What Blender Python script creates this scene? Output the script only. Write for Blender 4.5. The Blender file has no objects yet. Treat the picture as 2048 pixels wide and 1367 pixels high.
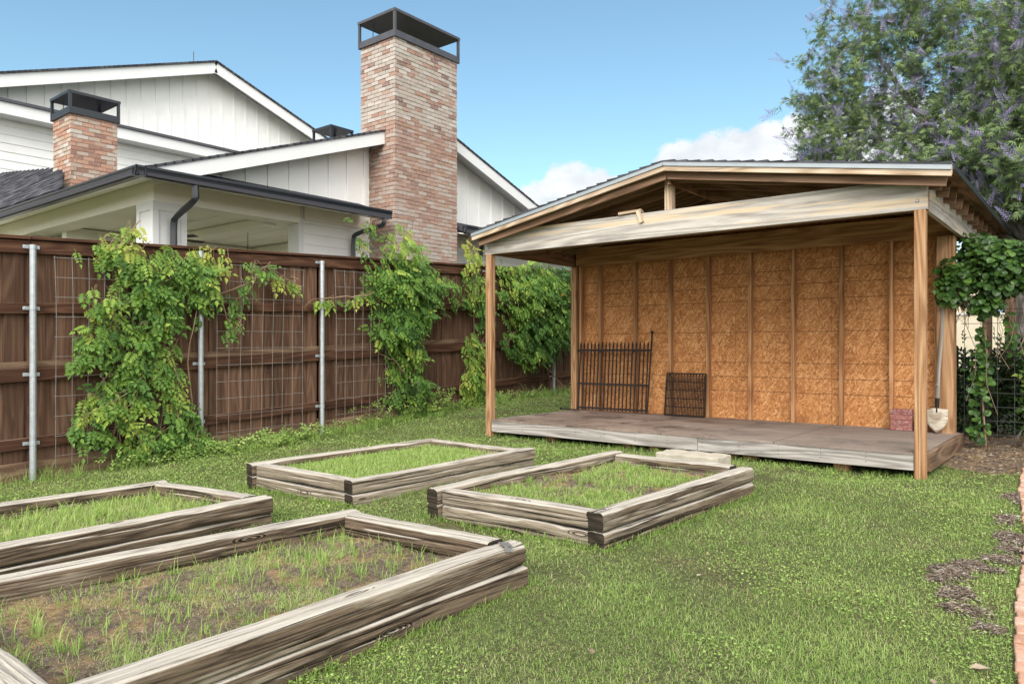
import bpy, math, random
import numpy as np
from mathutils import Vector, Matrix

random.seed(7)
RNG = np.random.default_rng(11)
S = bpy.context.scene
COL = S.collection

# ------------------------------------------------------------------ camera
cd = bpy.data.cameras.new("camera")
cam = bpy.data.objects.new("camera", cd); COL.objects.link(cam)
cam.location = (0, 0, 1.37)
cam.rotation_euler = (math.radians(90), 0, math.radians(38.8))
cd.sensor_width = 36.0; cd.lens = 1480 / 2048 * 36
cd.shift_y = 11.5 / 2048
cd.clip_start = 0.05; cd.clip_end = 3000
S.camera = cam

# ------------------------------------------------------------------ light and sky
SUN_EL, SUN_AZ = math.radians(38), math.radians(152)      # azimuth from +Y towards +X
sd = bpy.data.lights.new("sun", 'SUN')
sd.energy = 1.6; sd.angle = math.radians(40); sd.color = (1.0, 0.965, 0.91)
sun = bpy.data.objects.new("sun", sd); COL.objects.link(sun)
sdir = Vector((math.sin(SUN_AZ) * math.cos(SUN_EL), math.cos(SUN_AZ) * math.cos(SUN_EL), math.sin(SUN_EL)))
sun.rotation_euler = sdir.to_track_quat('Z', 'Y').to_euler()
sun.location = (0, -5, 20)

W = bpy.data.worlds.new("World"); S.world = W; W.use_nodes = True
S.view_settings.view_transform = 'Standard'; S.view_settings.look = 'None'
S.view_settings.exposure = 1.22; S.view_settings.gamma = 1.0
S.cycles.use_denoising = True; S.cycles.max_bounces = 6; S.cycles.diffuse_bounces = 4; S.cycles.transparent_max_bounces = 8


# ------------------------------------------------------------------ node helpers
class NT:
    def __init__(s, nt): s.nt = nt
    def n(s, t, ins=None, **kw):
        nd = s.nt.nodes.new('ShaderNode' + t)
        for k, v in kw.items(): setattr(nd, k, v)
        for k, v in (ins or {}).items():
            if hasattr(v, 'links') and hasattr(v, 'node'): s.nt.links.new(v, nd.inputs[k])
            else: nd.inputs[k].default_value = v
        return nd
    def math(s, op, a, b=0.0, c=0.0, clamp=False):
        nd = s.n('Math', {0: a, 1: b, 2: c}, operation=op); nd.use_clamp = clamp
        return nd.outputs[0]
    def noise(s, vec, scale, detail=3, rough=0.55, dist=0.0):
        return s.n('TexNoise', {'Vector': vec, 'Scale': scale, 'Detail': detail, 'Roughness': rough, 'Distortion': dist}).outputs[0]
    def mul(s, vec, v):
        return s.n('VectorMath', {0: vec, 1: v}, operation='MULTIPLY').outputs[0]
    def ramp(s, fac, stops, interp='LINEAR'):
        nd = s.n('ValToRGB', {0: fac}); cr = nd.color_ramp; cr.interpolation = interp
        while len(cr.elements) > 1: cr.elements.remove(cr.elements[-1])
        for i, (p, c) in enumerate(stops):
            e = cr.elements[0] if i == 0 else cr.elements.new(p)
            e.position = p; e.color = (c[0], c[1], c[2], 1) if not isinstance(c, (int, float)) else (c, c, c, 1)
        return nd.outputs[0]
    def step(s, x, a, b):
        return s.n('MapRange', {0: x, 1: a, 2: b, 3: 0.0, 4: 1.0}, interpolation_type='SMOOTHSTEP').outputs[0]
    def mix(s, f, a, b, mode='MIX'):
        nd = s.n('Mix', data_type='RGBA', blend_type=mode)
        for k, v in ((0, f), (6, a), (7, b)):
            if hasattr(v, 'links') and hasattr(v, 'node'): s.nt.links.new(v, nd.inputs[k])
            elif k == 0: nd.inputs[0].default_value = v
            else: nd.inputs[k].default_value = (v[0], v[1], v[2], 1)
        return nd.outputs[2]
    def attr(s, name): return s.n('Attribute', attribute_name=name)


def newmat(name, rough=0.8, metal=0.0, spec=0.3):
    m = bpy.data.materials.new(name); m.use_nodes = True
    N = NT(m.node_tree); b = m.node_tree.nodes['Principled BSDF']
    b.inputs['Roughness'].default_value = rough; b.inputs['Metallic'].default_value = metal
    b.inputs['Specular IOR Level'].default_value = spec
    return m, N, b


def L(N, o, i): N.nt.links.new(o, i)


def bump(N, b, h, strength=0.4, dist=0.01):
    L(N, N.n('Bump', {'Height': h, 'Strength': strength, 'Distance': dist}).outputs[0], b.inputs['Normal'])


# world: Nishita sky with banks of cumulus low over the roofs
N = NT(W.node_tree); bg = W.node_tree.nodes['Background']
sky = N.n('TexSky', sky_type='NISHITA', sun_disc=False, sun_elevation=SUN_EL, sun_rotation=SUN_AZ, air_density=1.0, dust_density=0.6, ozone_density=1.6)
d = N.n('TexCoord').outputs['Generated']
nz = N.noise(d, 9.0, 8, 0.6); nz2 = N.noise(N.mul(d, (1, 1, 1.7)), 24.0, 7, 0.62)
puff = None
for (cx, cy, cz, r) in [(-0.61, 0.77, 0.172, .045), (-.585, .785, .186, .046), (-0.556, 0.803, 0.197, .05), (-0.519, 0.83, 0.19, .047), (-0.489, 0.85, 0.168, .04),
                        (-0.425, 0.87, 0.234, .036), (-0.386, 0.888, 0.236, .04), (-0.350, 0.904, 0.228, .04), (-0.323, 0.909, 0.255, .028),
                        (-0.293, 0.916, 0.262, .028), (-0.262, 0.925, 0.256, .03), (-0.315, 0.919, 0.225, .038), (-.2, .95, .25, .07), (-.1, .96, .24, .07)]:
    dd = N.n('VectorMath', {0: d, 1: (cx, cy, cz)}, operation='DISTANCE').outputs['Value']
    v = N.math('SUBTRACT', 1.0, N.math('DIVIDE', dd, r))
    puff = v if puff is None else N.n('Math', {0: puff, 1: v, 2: 0.25}, operation='SMOOTH_MAX').outputs[0]
far = N.math('SUBTRACT', 0.22, N.math('MULTIPLY', N.math('ABSOLUTE', N.math('SUBTRACT', N.n('SeparateXYZ', {0: d}).outputs[2], 0.12)), 2.6))
puff = N.math('MAXIMUM', puff, N.math('SUBTRACT', far, 0.12))
dens = N.math('ADD', puff, N.math('ADD', N.math('MULTIPLY', N.math('SUBTRACT', nz, 0.5), 1.1), N.math('MULTIPLY', N.math('SUBTRACT', nz2, 0.5), 1.1)))
mask = N.step(dens, 0.02, 0.30)
# unseen broken white overcast, added to brighten ambient light, behind and above the camera
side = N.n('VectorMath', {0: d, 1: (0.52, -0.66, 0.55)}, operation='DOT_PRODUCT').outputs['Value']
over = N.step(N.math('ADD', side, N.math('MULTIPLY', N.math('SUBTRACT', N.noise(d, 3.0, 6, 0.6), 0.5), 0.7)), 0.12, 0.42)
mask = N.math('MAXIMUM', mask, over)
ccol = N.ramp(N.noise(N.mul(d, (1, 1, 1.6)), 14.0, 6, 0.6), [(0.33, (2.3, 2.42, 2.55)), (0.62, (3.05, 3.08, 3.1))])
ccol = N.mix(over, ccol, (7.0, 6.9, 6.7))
skyc = N.mix(1.0, sky.outputs[0], (0.56, 0.64, 0.575), 'MULTIPLY')
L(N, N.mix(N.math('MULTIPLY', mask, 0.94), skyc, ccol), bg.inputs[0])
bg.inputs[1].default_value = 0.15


# ------------------------------------------------------------------ mesh builder
class MB:
    def __init__(s): s.v, s.g, s.loops, s.sizes, s.t, s.m = [], [], [], [], [], []; s.n = 0
    def add(s, verts, faces, gco=None, tone=0.5, mat=0):
        verts = np.asarray(verts, dtype=np.float32).reshape(-1, 3)
        s.v.append(verts)
        s.g.append(np.asarray(gco, dtype=np.float32).reshape(-1, 3) if gco is not None else verts.copy())
        if isinstance(faces, np.ndarray):
            nf, k = faces.shape
            s.loops.append((faces + s.n).ravel().astype(np.int32)); s.sizes.append(np.full(nf, k, np.int32))
        else:
            nf = len(faces)
            s.loops.append(np.array([i for f in faces for i in f], np.int32) + s.n)
            s.sizes.append(np.array([len(f) for f in faces], np.int32))
        s.t.append(np.broadcast_to(np.asarray(tone, np.float32), (nf,)).copy())
        s.m.append(np.full(nf, mat, np.int32)); s.n += len(verts)
    def build(s, name, mats, parent=None, smooth=False, bevel=0.0):
        me = bpy.data.meshes.new(name)
        v = np.concatenate(s.v); lo = np.concatenate(s.loops); sz = np.concatenate(s.sizes)
        me.vertices.add(len(v)); me.vertices.foreach_set('co', v.ravel())
        me.loops.add(len(lo)); me.loops.foreach_set('vertex_index', lo)
        me.polygons.add(len(sz)); st = np.zeros(len(sz), np.int32); st[1:] = np.cumsum(sz)[:-1]
        me.polygons.foreach_set('loop_start', st); me.polygons.foreach_set('loop_total', sz)
        mats = mats if isinstance(mats, (list, tuple)) else [mats]
        for m in mats: me.materials.append(m)
        me.polygons.foreach_set('material_index', np.concatenate(s.m))
        me.polygons.foreach_set('use_smooth', np.full(len(sz), smooth))
        me.update(calc_edges=True); me.validate()
        a = me.attributes.new('gco', 'FLOAT_VECTOR', 'POINT'); a.data.foreach_set('vector', np.concatenate(s.g).ravel())
        a = me.attributes.new('tone', 'FLOAT', 'FACE'); a.data.foreach_set('value', np.concatenate(s.t))
        o = bpy.data.objects.new(name, me); COL.objects.link(o)
        if bevel:
            b = o.modifiers.new('edge', 'BEVEL'); b.width = bevel; b.segments = 2; b.limit_method = 'ANGLE'
        if parent is not None: o.parent = parent
        return o


def tag(o, label=None, cat=None, group=None, kind=None):
    if label: o['label'] = label
    if cat: o['category'] = cat
    if group: o['group'] = group
    if kind: o['kind'] = kind
    return o


def thing(name, label, cat, group=None):
    o = bpy.data.objects.new(name, None); COL.objects.link(o); o.empty_display_size = 0.2
    return tag(o, label, cat, group)


BOXF = np.array([[0, 3, 2, 1], [4, 5, 6, 7], [0, 1, 5, 4], [1, 2, 6, 5], [2, 3, 7, 6], [3, 0, 4, 7]])
BOXV = np.array([[-1, -1, -1], [1, -1, -1], [1, 1, -1], [-1, 1, -1], [-1, -1, 1], [1, -1, 1], [1, 1, 1], [-1, 1, 1]], float) * 0.5


def box(mb, lo, hi, ax=0, tone=None, mat=0, seed=None):
    """axis-aligned box; ax = grain axis"""
    lo = np.array(lo, float); hi = np.array(hi, float)
    v = BOXV * (hi - lo) + (lo + hi) / 2
    l = BOXV * (hi - lo)
    o = [ax] + [i for i in (0, 1, 2) if i != ax]
    r = random.Random(seed) if seed is not None else random
    g = l[:, o] + np.array([r.uniform(0, 50), r.uniform(0, 9), r.uniform(0, 9)])
    mb.add(v, BOXF, g, r.random() if tone is None else tone, mat)


def bar(mb, p0, p1, w, h, up=(0, 0, 1), tone=None, mat=0, centered=True):
    """box beam from p0 to p1, w across, h along up"""
    p0 = np.array(p0, float); p1 = np.array(p1, float); a = p1 - p0; ln = np.linalg.norm(a); a /= ln
    u = np.array(up, float); u = u - a * u.dot(a); u /= np.linalg.norm(u); s = np.cross(u, a)
    l = BOXV * np.array([ln, w, h])
    v = (p0 + p1) / 2 + l[:, :1] * a + l[:, 1:2] * s + l[:, 2:] * u
    mb.add(v, BOXF, l + np.array([random.uniform(0, 50), random.uniform(0, 9), random.uniform(0, 9)]),
           random.random() if tone is None else tone, mat)


def tube(mb, pts, rad, n=6, tone=0.5, mat=0, cap=True):
    pts = np.asarray(pts, float); k = len(pts); rad = np.broadcast_to(np.asarray(rad, float), (k,))
    t = np.gradient(pts, axis=0); t /= np.linalg.norm(t, axis=1, keepdims=True) + 1e-9
    ref = np.array([0, 0, 1.0]) if abs(t[0][2]) < 0.9 else np.array([1.0, 0, 0])
    a = np.cross(t, ref); a /= np.linalg.norm(a, axis=1, keepdims=True) + 1e-9; b = np.cross(t, a)
    th = np.linspace(0, 2 * np.pi, n, endpoint=False)
    v = pts[:, None] + rad[:, None, None] * (np.cos(th)[None, :, None] * a[:, None] + np.sin(th)[None, :, None] * b[:, None])
    i = np.arange(k - 1)[:, None] * n; j = np.arange(n)[None]; j2 = (j + 1) % n
    f = np.stack([i + j, i + j2, i + n + j2, i + n + j], -1).reshape(-1, 4)
    s = np.concatenate([[0], np.cumsum(np.linalg.norm(np.diff(pts, axis=0), axis=1))])
    g = np.stack([np.repeat(s, n) + pts[0].sum(), np.tile(np.cos(th), k) * np.repeat(rad, n), np.tile(np.sin(th), k) * np.repeat(rad, n)], -1)
    mb.add(v.reshape(-1, 3), f, g, tone, mat)
    if cap and n > 3:
        mb.add(v[-1], [list(range(n))], None, tone, mat); mb.add(v[0], [list(range(n))[::-1]], None, tone, mat)


def ball(mb, c, r, tone=0.5, mat=0, nu=10, nv=6):
    c = np.array(c, float); r = np.broadcast_to(np.array(r, float), (3,))
    v = [c + r * np.array([math.sin(p) * math.cos(t), math.sin(p) * math.sin(t), math.cos(p)])
         for p in np.linspace(0.05, math.pi - 0.05, nv) for t in np.linspace(0, 2 * math.pi, nu, endpoint=False)]
    f = [[i * nu + j, (i + 1) * nu + j, (i + 1) * nu + (j + 1) % nu, i * nu + (j + 1) % nu] for i in range(nv - 1) for j in range(nu)]
    mb.add(v, f, None, tone, mat)


def gz(x, y):
    """ground height"""
    x = np.asarray(x, float); y = np.asarray(y, float)
    z = 0.033 * y
    z = z + 0.10 * np.clip((y - 6.5) / 3, 0, 1) * np.clip((-x - 6.2) / 1.5, 0, 1) - 0.04 * np.clip((-x - 6.5) / 1.2, 0, 1) * np.clip((7 - y) / 2.5, 0, 1)
    z = z - 0.05 * np.clip((y - 6.6) / .7, 0, 1) * np.clip((x + 7.0) / .8, 0, 1) * np.clip((-.4 - x) / .8, 0, 1)
    z = z + 0.012 * np.sin(x * 1.7 + y * 0.6) * np.sin(y * 1.3 - x * 0.5) + 0.006 * np.sin(4.1 * x) * np.sin(3.7 * y)
    return z


# ------------------------------------------------------------------ materials
def wood(name, dark, mid_, light, rings=14.0, fine=1.0, stain=None, stain_amt=0.0, tone_amt=0.5, top=None, rough=0.85, bumpy=0.35, streak=None, knots=True, ringsc=(0.55, 5, 5), ringamt=.09, contrast=1.35, cracks=0.0, stl=1.0, along=0.9):
    m, N, b = newmat(name, rough, spec=0.15)
    g = N.attr('gco').outputs['Vector']; t = N.attr('tone').outputs['Fac']
    fib = N.noise(N.mul(g, (2.2, 75, 75)), 1.0 * fine, 4, 0.65)
    mid = N.noise(N.mul(g, (along, 40, 40)), 1.0, 6, 0.72)
    con = N.noise(N.mul(g, ringsc), 1.0, 1.0, 0.4)
    rg = N.math('SINE', N.math('MULTIPLY', N.math('ADD', con, N.math('MULTIPLY', fib, 0.02)), rings * 6.28))
    big = N.noise(N.mul(g, (along * .8, 9, 9)), 1.0, 6, 0.7)
    v = N.math('ADD', N.math('MULTIPLY', fib, 0.30), N.math('ADD', N.math('MULTIPLY', rg, ringamt), N.math('ADD', N.math('MULTIPLY', mid, 0.45), N.math('MULTIPLY', big, 0.25))))
    v = N.math('ADD', N.math('MULTIPLY', N.math('SUBTRACT', v, 0.5), contrast), 0.5)
    c = N.ramp(v, [(0.28, dark), (0.5, mid_), (0.72, light)])
    if knots:
        vo = N.n('TexVoronoi', {'Vector': N.mul(g, (1.6, 6.5, 6.5)), 'Scale': 1.0, 'Randomness': 1.0}).outputs['Distance']
        k = N.math('SUBTRACT', 1.0, N.step(vo, 0.07, 0.20))
        c = N.mix(N.math('MULTIPLY', k, 0.65), c, dark)
    if stain:
        sn = N.noise(N.mul(g, (stl, 11, 11)), 1.0, 6, 0.72, 0.3)
        c = N.mix(N.math('MULTIPLY', N.step(sn, 0.47, 0.66), stain_amt), c, stain)
    if streak:
        gy = N.n('SeparateXYZ', {0: g}).outputs[0]
        w = N.noise(N.mul(g, (0.45, 9, 9)), 1.0, 3, 0.6)
        c = N.mix(N.math('MULTIPLY', N.step(w, 0.53, 0.62), 0.8), c, streak)
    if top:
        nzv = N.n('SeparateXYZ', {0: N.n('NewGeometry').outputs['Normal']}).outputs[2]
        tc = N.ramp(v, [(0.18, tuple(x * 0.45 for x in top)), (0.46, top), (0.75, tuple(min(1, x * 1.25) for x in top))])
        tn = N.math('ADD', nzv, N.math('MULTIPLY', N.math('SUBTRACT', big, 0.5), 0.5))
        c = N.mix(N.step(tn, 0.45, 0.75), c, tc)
    hgt = N.math('ADD', N.math('ADD', fib, mid), N.math('MULTIPLY', rg, 0.12))
    if cracks:
        cn = N.noise(N.mul(g, (0.35, 13, 13)), 1.0, 4, 0.55)
        ck = N.math('SUBTRACT', 1.0, N.step(N.math('ABSOLUTE', N.math('SUBTRACT', cn, 0.5)), 0.004, 0.020))
        ck = N.math('MULTIPLY', ck, N.step(N.noise(N.mul(g, (1.1, 6, 6)), 1.0, 2), .42, .55))
        c = N.mix(N.math('MULTIPLY', ck, cracks), c, (.018, .012, .009)); hgt = N.math('SUBTRACT', hgt, ck)
    br = N.math('ADD', 1.0 - tone_amt / 2, N.math('MULTIPLY', t, tone_amt))
    vm = N.n('VectorMath', {0: c}, operation='SCALE'); L(N, br, vm.inputs['Scale'])
    L(N, vm.outputs[0], b.inputs['Base Color'])
    bump(N, b, hgt, bumpy, 0.006)
    return m


M = {}
M['fence'] = wood('dark_stained_cedar', (.060, .032, .020), (.105, .058, .037), (.155, .092, .060), rings=9, tone_amt=0.6, stain=(.05, .025, .016), stain_amt=.4, bumpy=.25, along=.5, contrast=1.15)
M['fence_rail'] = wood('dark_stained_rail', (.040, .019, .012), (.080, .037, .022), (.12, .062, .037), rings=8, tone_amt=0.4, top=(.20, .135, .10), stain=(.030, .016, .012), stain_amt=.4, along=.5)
M['kick'] = wood('weathered_kick_board', (.07, .04, .025), (.15, .095, .06), (.22, .15, .10), rings=8, tone_amt=.3, stain=(.05, .03, .02), stain_amt=.5)
M['pine'] = wood('treated_pine', (.16, .075, .032), (.33, .185, .095), (.46, .29, .165), rings=10, tone_amt=0.25, stain=(.20, .115, .06), stain_amt=.3, bumpy=.25, ringsc=(0.5, 7, 7))
M['stud'] = wood('stud_pine', (.22, .10, .045), (.38, .20, .095), (.50, .29, .15), rings=7, tone_amt=0.3, bumpy=.2)
M['rafter'] = wood('aged_rafter_pine', (.12, .068, .042), (.235, .14, .09), (.33, .21, .14), rings=8, tone_amt=0.3)
M['beam'] = wood('weathered_beam', (.25, .225, .20), (.43, .395, .355), (.58, .54, .49), rings=10, tone_amt=0.1, stain=(.24, .22, .205), stain_amt=.5, streak=(.60, .47, .32), bumpy=.3, ringsc=(0.3, 6, 6), contrast=1.3, along=1.6, fine=1.4)
M['fascia'] = wood('pale_fascia', (.29, .19, .12), (.49, .37, .26), (.64, .52, .40), rings=10, tone_amt=0.2, stain=(.36, .30, .25), stain_amt=.4)
M['rim'] = wood('silvered_rim_board', (.17, .15, .135), (.32, .295, .27), (.45, .425, .395), rings=9, tone_amt=0.15, stain=(.13, .12, .11), stain_amt=.65)
def timbermat():
    m, N, b = newmat('old_landscape_timber', .9, spec=.12)
    g = N.attr('gco').outputs['Vector']; t = N.attr('tone').outputs['Fac']
    f1 = N.noise(N.mul(g, (7.0, 140, 140)), 1.0, 3, .65); f2 = N.noise(N.mul(g, (2.4, 58, 58)), 1.0, 6, .75)
    con = N.noise(N.mul(g, (.28, 8, 8)), 1.0, 1.5, .4)
    rg = N.math('POWER', N.math('ABSOLUTE', N.math('SINE', N.math('MULTIPLY', N.math('ADD', con, N.math('MULTIPLY', f2, .035)), 62.0))), .6)
    gr = N.math('ADD', N.math('MULTIPLY', f1, .40), N.math('ADD', N.math('MULTIPLY', f2, .45), N.math('MULTIPLY', rg, .17)))
    vo = N.n('TexVoronoi', {'Vector': N.mul(g, (1.5, 7.5, 7.5)), 'Scale': 1.0}).outputs['Distance']
    kn = N.math('SUBTRACT', 1.0, N.step(vo, .13, .19))
    kr = N.math('ADD', .45, N.math('MULTIPLY', N.math('SINE', N.math('MULTIPLY', vo, 150.0)), .35))
    gr = N.n('Mix', {0: kn, 2: gr, 3: kr}).outputs[0]
    side = N.ramp(gr, [(.34, (.068, .053, .038)), (.49, (.175, .14, .102)), (.64, (.29, .245, .19))])
    wet = N.ramp(gr, [(.36, (.013, .009, .007)), (.49, (.050, .035, .025)), (.63, (.14, .10, .066))])
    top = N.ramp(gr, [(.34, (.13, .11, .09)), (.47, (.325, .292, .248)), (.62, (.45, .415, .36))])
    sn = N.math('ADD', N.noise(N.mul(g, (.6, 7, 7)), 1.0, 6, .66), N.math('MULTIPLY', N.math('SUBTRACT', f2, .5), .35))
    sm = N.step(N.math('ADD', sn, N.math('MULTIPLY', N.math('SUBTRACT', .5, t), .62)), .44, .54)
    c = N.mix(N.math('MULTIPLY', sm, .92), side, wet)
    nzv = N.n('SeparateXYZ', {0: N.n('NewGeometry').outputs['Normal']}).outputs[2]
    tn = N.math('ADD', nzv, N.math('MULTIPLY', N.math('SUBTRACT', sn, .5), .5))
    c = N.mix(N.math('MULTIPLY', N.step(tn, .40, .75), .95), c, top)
    cn = N.noise(N.mul(g, (.30, 12, 12)), 1.0, 4, .5)
    ck = N.math('SUBTRACT', 1.0, N.step(N.math('ABSOLUTE', N.math('SUBTRACT', cn, .5)), .005, .018))
    ck = N.math('MULTIPLY', ck, N.step(N.noise(N.mul(g, (.9, 5, 5)), 1.0, 2), .44, .54))
    c = N.mix(N.math('MULTIPLY', ck, .9), c, (.014, .010, .008))
    c = N.mix(N.math('MULTIPLY', N.step(N.noise(N.n('NewGeometry').outputs['Position'], 15, 5, .7), .60, .72), .35), c, (.10, .12, .06))
    L(N, c, b.inputs['Base Color'])
    bump(N, b, N.math('SUBTRACT', gr, N.math('MULTIPLY', ck, .9)), .9, .008); return m


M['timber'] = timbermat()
M['timber_end'] = wood('dark_end_grain', (.018, .014, .010), (.038, .030, .022), (.07, .055, .04), rings=20, tone_amt=.4, knots=False, bumpy=.6)


def plain(name, col, rough=0.5, metal=0.0, spec=0.4, var=0.12, sc=6.0, bmp=0.0):
    m, N, b = newmat(name, rough, metal, spec)
    p = N.n('NewGeometry').outputs['Position']
    n = N.noise(p, sc, 5, 0.6)
    c = N.ramp(n, [(0.25, tuple(x * (1 - var) for x in col)), (0.75, tuple(min(1, x * (1 + var)) for x in col))])
    L(N, c, b.inputs['Base Color'])
    if bmp: bump(N, b, N.noise(p, sc * 8, 4), bmp, 0.004)
    return m


M['white'] = plain('white_painted_siding', (.80, .79, .77), .55, var=.05, sc=2)
M['trim'] = plain('white_trim', (.70, .70, .70), .45, var=.03, sc=2)
M['cream'] = plain('cream_soffit', (.87, .845, .78), .6, var=.04, sc=1.5)
M['gutter'] = plain('charcoal_gutter', (.017, .020, .026), .38, 0.0, .5, var=.15)
M['capmetal'] = plain('grey_cap_metal', (.075, .075, .085), .5, 0.3, .5, var=.2)
M['galv'] = plain('galvanised_steel', (.42, .45, .47), .45, 0.55, .5, var=.18, sc=20)
M['wire'] = plain('dull_wire', (.27, .255, .24), .5, 0.5, .5, var=.3, sc=15)
M['darkwire'] = plain('dark_wire', (.06, .06, .06), .6, 0.4, .4, var=.3, sc=15)
M['drip'] = plain('drip_edge_metal', (.33, .36, .38), .35, 0.6, .5, var=.1)
M['iron'] = plain('rusty_black_iron', (.020, .015, .013), .7, 0.2, .3, var=.7, sc=30, bmp=.3)
M['black'] = plain('black_metal', (.012, .012, .013), .6, 0.0, .3, var=.3)
M['mortar'] = plain('pale_mortar', (.40, .36, .31), .95, 0, .1, var=.15, sc=30, bmp=.3)
M['stone'] = plain('limestone_block', (.40, .36, .295), .9, 0, .2, var=.2, sc=9, bmp=.5)
M['bolt'] = plain('zinc_bolt', (.35, .37, .40), .4, .7)
M['steelblade'] = wood('rusted_pale_blade', (.16, .10, .06), (.38, .33, .26), (.52, .48, .41), rings=2, tone_amt=.1, stain=(.20, .12, .07), stain_amt=.8, knots=False, ringsc=(9, 9, 9))
M['handle'] = wood('grey_shovel_handle', (.15, .13, .11), (.26, .23, .20), (.36, .33, .30), rings=6, tone_amt=.1)
M['tan'] = plain('tan_stucco', (.60, .53, .40), .9, var=.06)
M['glass'] = plain('blue_window_glass', (.10, .17, .25), .08, 0, .7, var=.3, sc=1)
M['bark'] = wood('grey_bark', (.06, .05, .042), (.14, .125, .11), (.25, .23, .205), rings=5, tone_amt=.3, bumpy=1.0, knots=False, ringsc=(2, 14, 14))
M['vinestem'] = wood('vine_stem', (.10, .065, .04), (.20, .14, .09), (.30, .23, .15), rings=4, tone_amt=.5)


def brickmat(name, stops):
    m, N, b = newmat(name, .92, spec=.15)
    t = N.attr('tone').outputs['Fac']; p = N.n('NewGeometry').outputs['Position']
    c = N.ramp(t, stops)
    if name == 'reclaimed_brick': c = N.mix(.14, c, (.36, .29, .245))
    sp = N.noise(p, 42, 5, .7)
    c = N.mix(N.math('MULTIPLY', N.step(sp, .46, .66), .55), c, (.46, .41, .365))
    c = N.mix(N.math('MULTIPLY', N.step(N.noise(p, 19, 4, .6), .56, .72), .4), c, (.16, .11, .09))
    L(N, c, b.inputs['Base Color']); bump(N, b, N.noise(p, 70, 5, .7), .6, .006)
    return m


M['brick'] = brickmat('reclaimed_brick', [(0, (.16, .09, .08)), (.12, (.24, .135, .11)), (.25, (.34, .18, .125)), (.38, (.37, .235, .185)), (.52, (.37, .285, .24)), (.68, (.41, .345, .30)), (.84, (.36, .32, .28)), (1, (.49, .45, .41))])
M['brick_orange'] = brickmat('orange_brick', [(0, (.22, .115, .09)), (.2, (.39, .19, .125)), (.45, (.42, .24, .165)), (.65, (.39, .29, .225)), (.85, (.42, .35, .29)), (1, (.52, .47, .43))])
M['paver_red'] = brickmat('red_paver', [(0, (.20, .065, .06)), (1, (.27, .10, .085))])
M['paver_tan'] = brickmat('tan_paver', [(0, (.42, .24, .13)), (1, (.48, .29, .16))])
M['edge_brick'] = brickmat('edging_brick', [(0, (.36, .19, .12)), (.5, (.46, .25, .17)), (1, (.50, .33, .25))])


def shinglemat():
    m, N, b = newmat('asphalt_shingles', .95, spec=.1)
    t = N.attr('tone').outputs['Fac']; p = N.n('NewGeometry').outputs['Position']
    c = N.ramp(N.math('ADD', N.math('MULTIPLY', t, .7), N.math('MULTIPLY', N.noise(p, 60, 3), .4)), [(.1, (.03, .03, .035)), (.6, (.065, .065, .075)), (1, (.11, .11, .125))])
    L(N, c, b.inputs['Base Color']); bump(N, b, N.noise(p, 160, 3), .5, .004); return m


M['shingle'] = shinglemat()


def osbmat():
    m, N, b = newmat('orange_osb', .8, spec=.2)
    g = N.attr('gco').outputs['Vector']                       # x = height, y = along the wall
    w = N.n('TexNoise', {'Vector': g, 'Scale': 3.0, 'Detail': 2.0}).outputs['Color']
    gw = N.n('VectorMath', {0: g, 1: N.n('VectorMath', {0: w, 'Scale': 0.12}, operation='SCALE').outputs[0]}, operation='ADD').outputs[0]
    val = None
    for i, ang in enumerate((0.35, 1.45, 2.5)):
        r = N.n('VectorRotate', {'Vector': gw, 'Angle': ang}, rotation_type='X_AXIS').outputs[0]
        r = N.n('VectorRotate', {'Vector': gw, 'Axis': (0, 0, 1), 'Angle': ang}, rotation_type='AXIS_ANGLE').outputs[0]
        vo = N.n('TexVoronoi', {'Vector': N.mul(r, (11, 58, 1)), 'Scale': 1.0}, voronoi_dimensions='3D')
        x = N.n('SeparateColor', {0: vo.outputs['Color']}).outputs[0]
        if val is None: val = x
        else:
            sel = N.step(N.noise(g, 16 + 9 * i, 2), .45, .56)
            mx = N.n('Mix', {0: sel, 2: val, 3: x}); val = mx.outputs[0]
    val = N.math('ADD', N.math('MULTIPLY', val, .68), N.math('MULTIPLY', N.noise(g, 2.2, 4), .40))
    c = N.ramp(val, [(.12, (.22, .085, .030)), (.42, (.385, .163, .058)), (.7, (.51, .24, .092)), (.95, (.66, .39, .18))])
    sp = N.n('TexVoronoi', {'Vector': N.mul(g, (22, 55, 1)), 'Scale': 1.0}).outputs['Distance']
    c = N.mix(N.math('MULTIPLY', N.math('SUBTRACT', 1.0, N.step(sp, .08, .2)), .5), c, (.10, .035, .012))
    z = N.n('SeparateXYZ', {0: g}).outputs[0]
    zl = None
    for h in (2.35, 2.17, 1.98, 1.575, 1.175, .985, .80):
        q = N.math('COMPARE', N.math('ADD', z, N.math('MULTIPLY', N.noise(g, 1.3, 1), .016)), h + .008, .0048)
        zl = q if zl is None else N.math('MAXIMUM', zl, q)
    c = N.mix(N.math('MULTIPLY', zl, .7), c, (.09, .035, .016))
    c = N.mix(N.math('MULTIPLY', N.step(N.noise(N.mul(g, (2.5, 1.2, 1)), 1.0, 4), .58, .75), .35), c, (.15, .055, .02))
    L(N, c, b.inputs['Base Color']); bump(N, b, val, .25, .003); return m


M['osb'] = osbmat()


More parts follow.
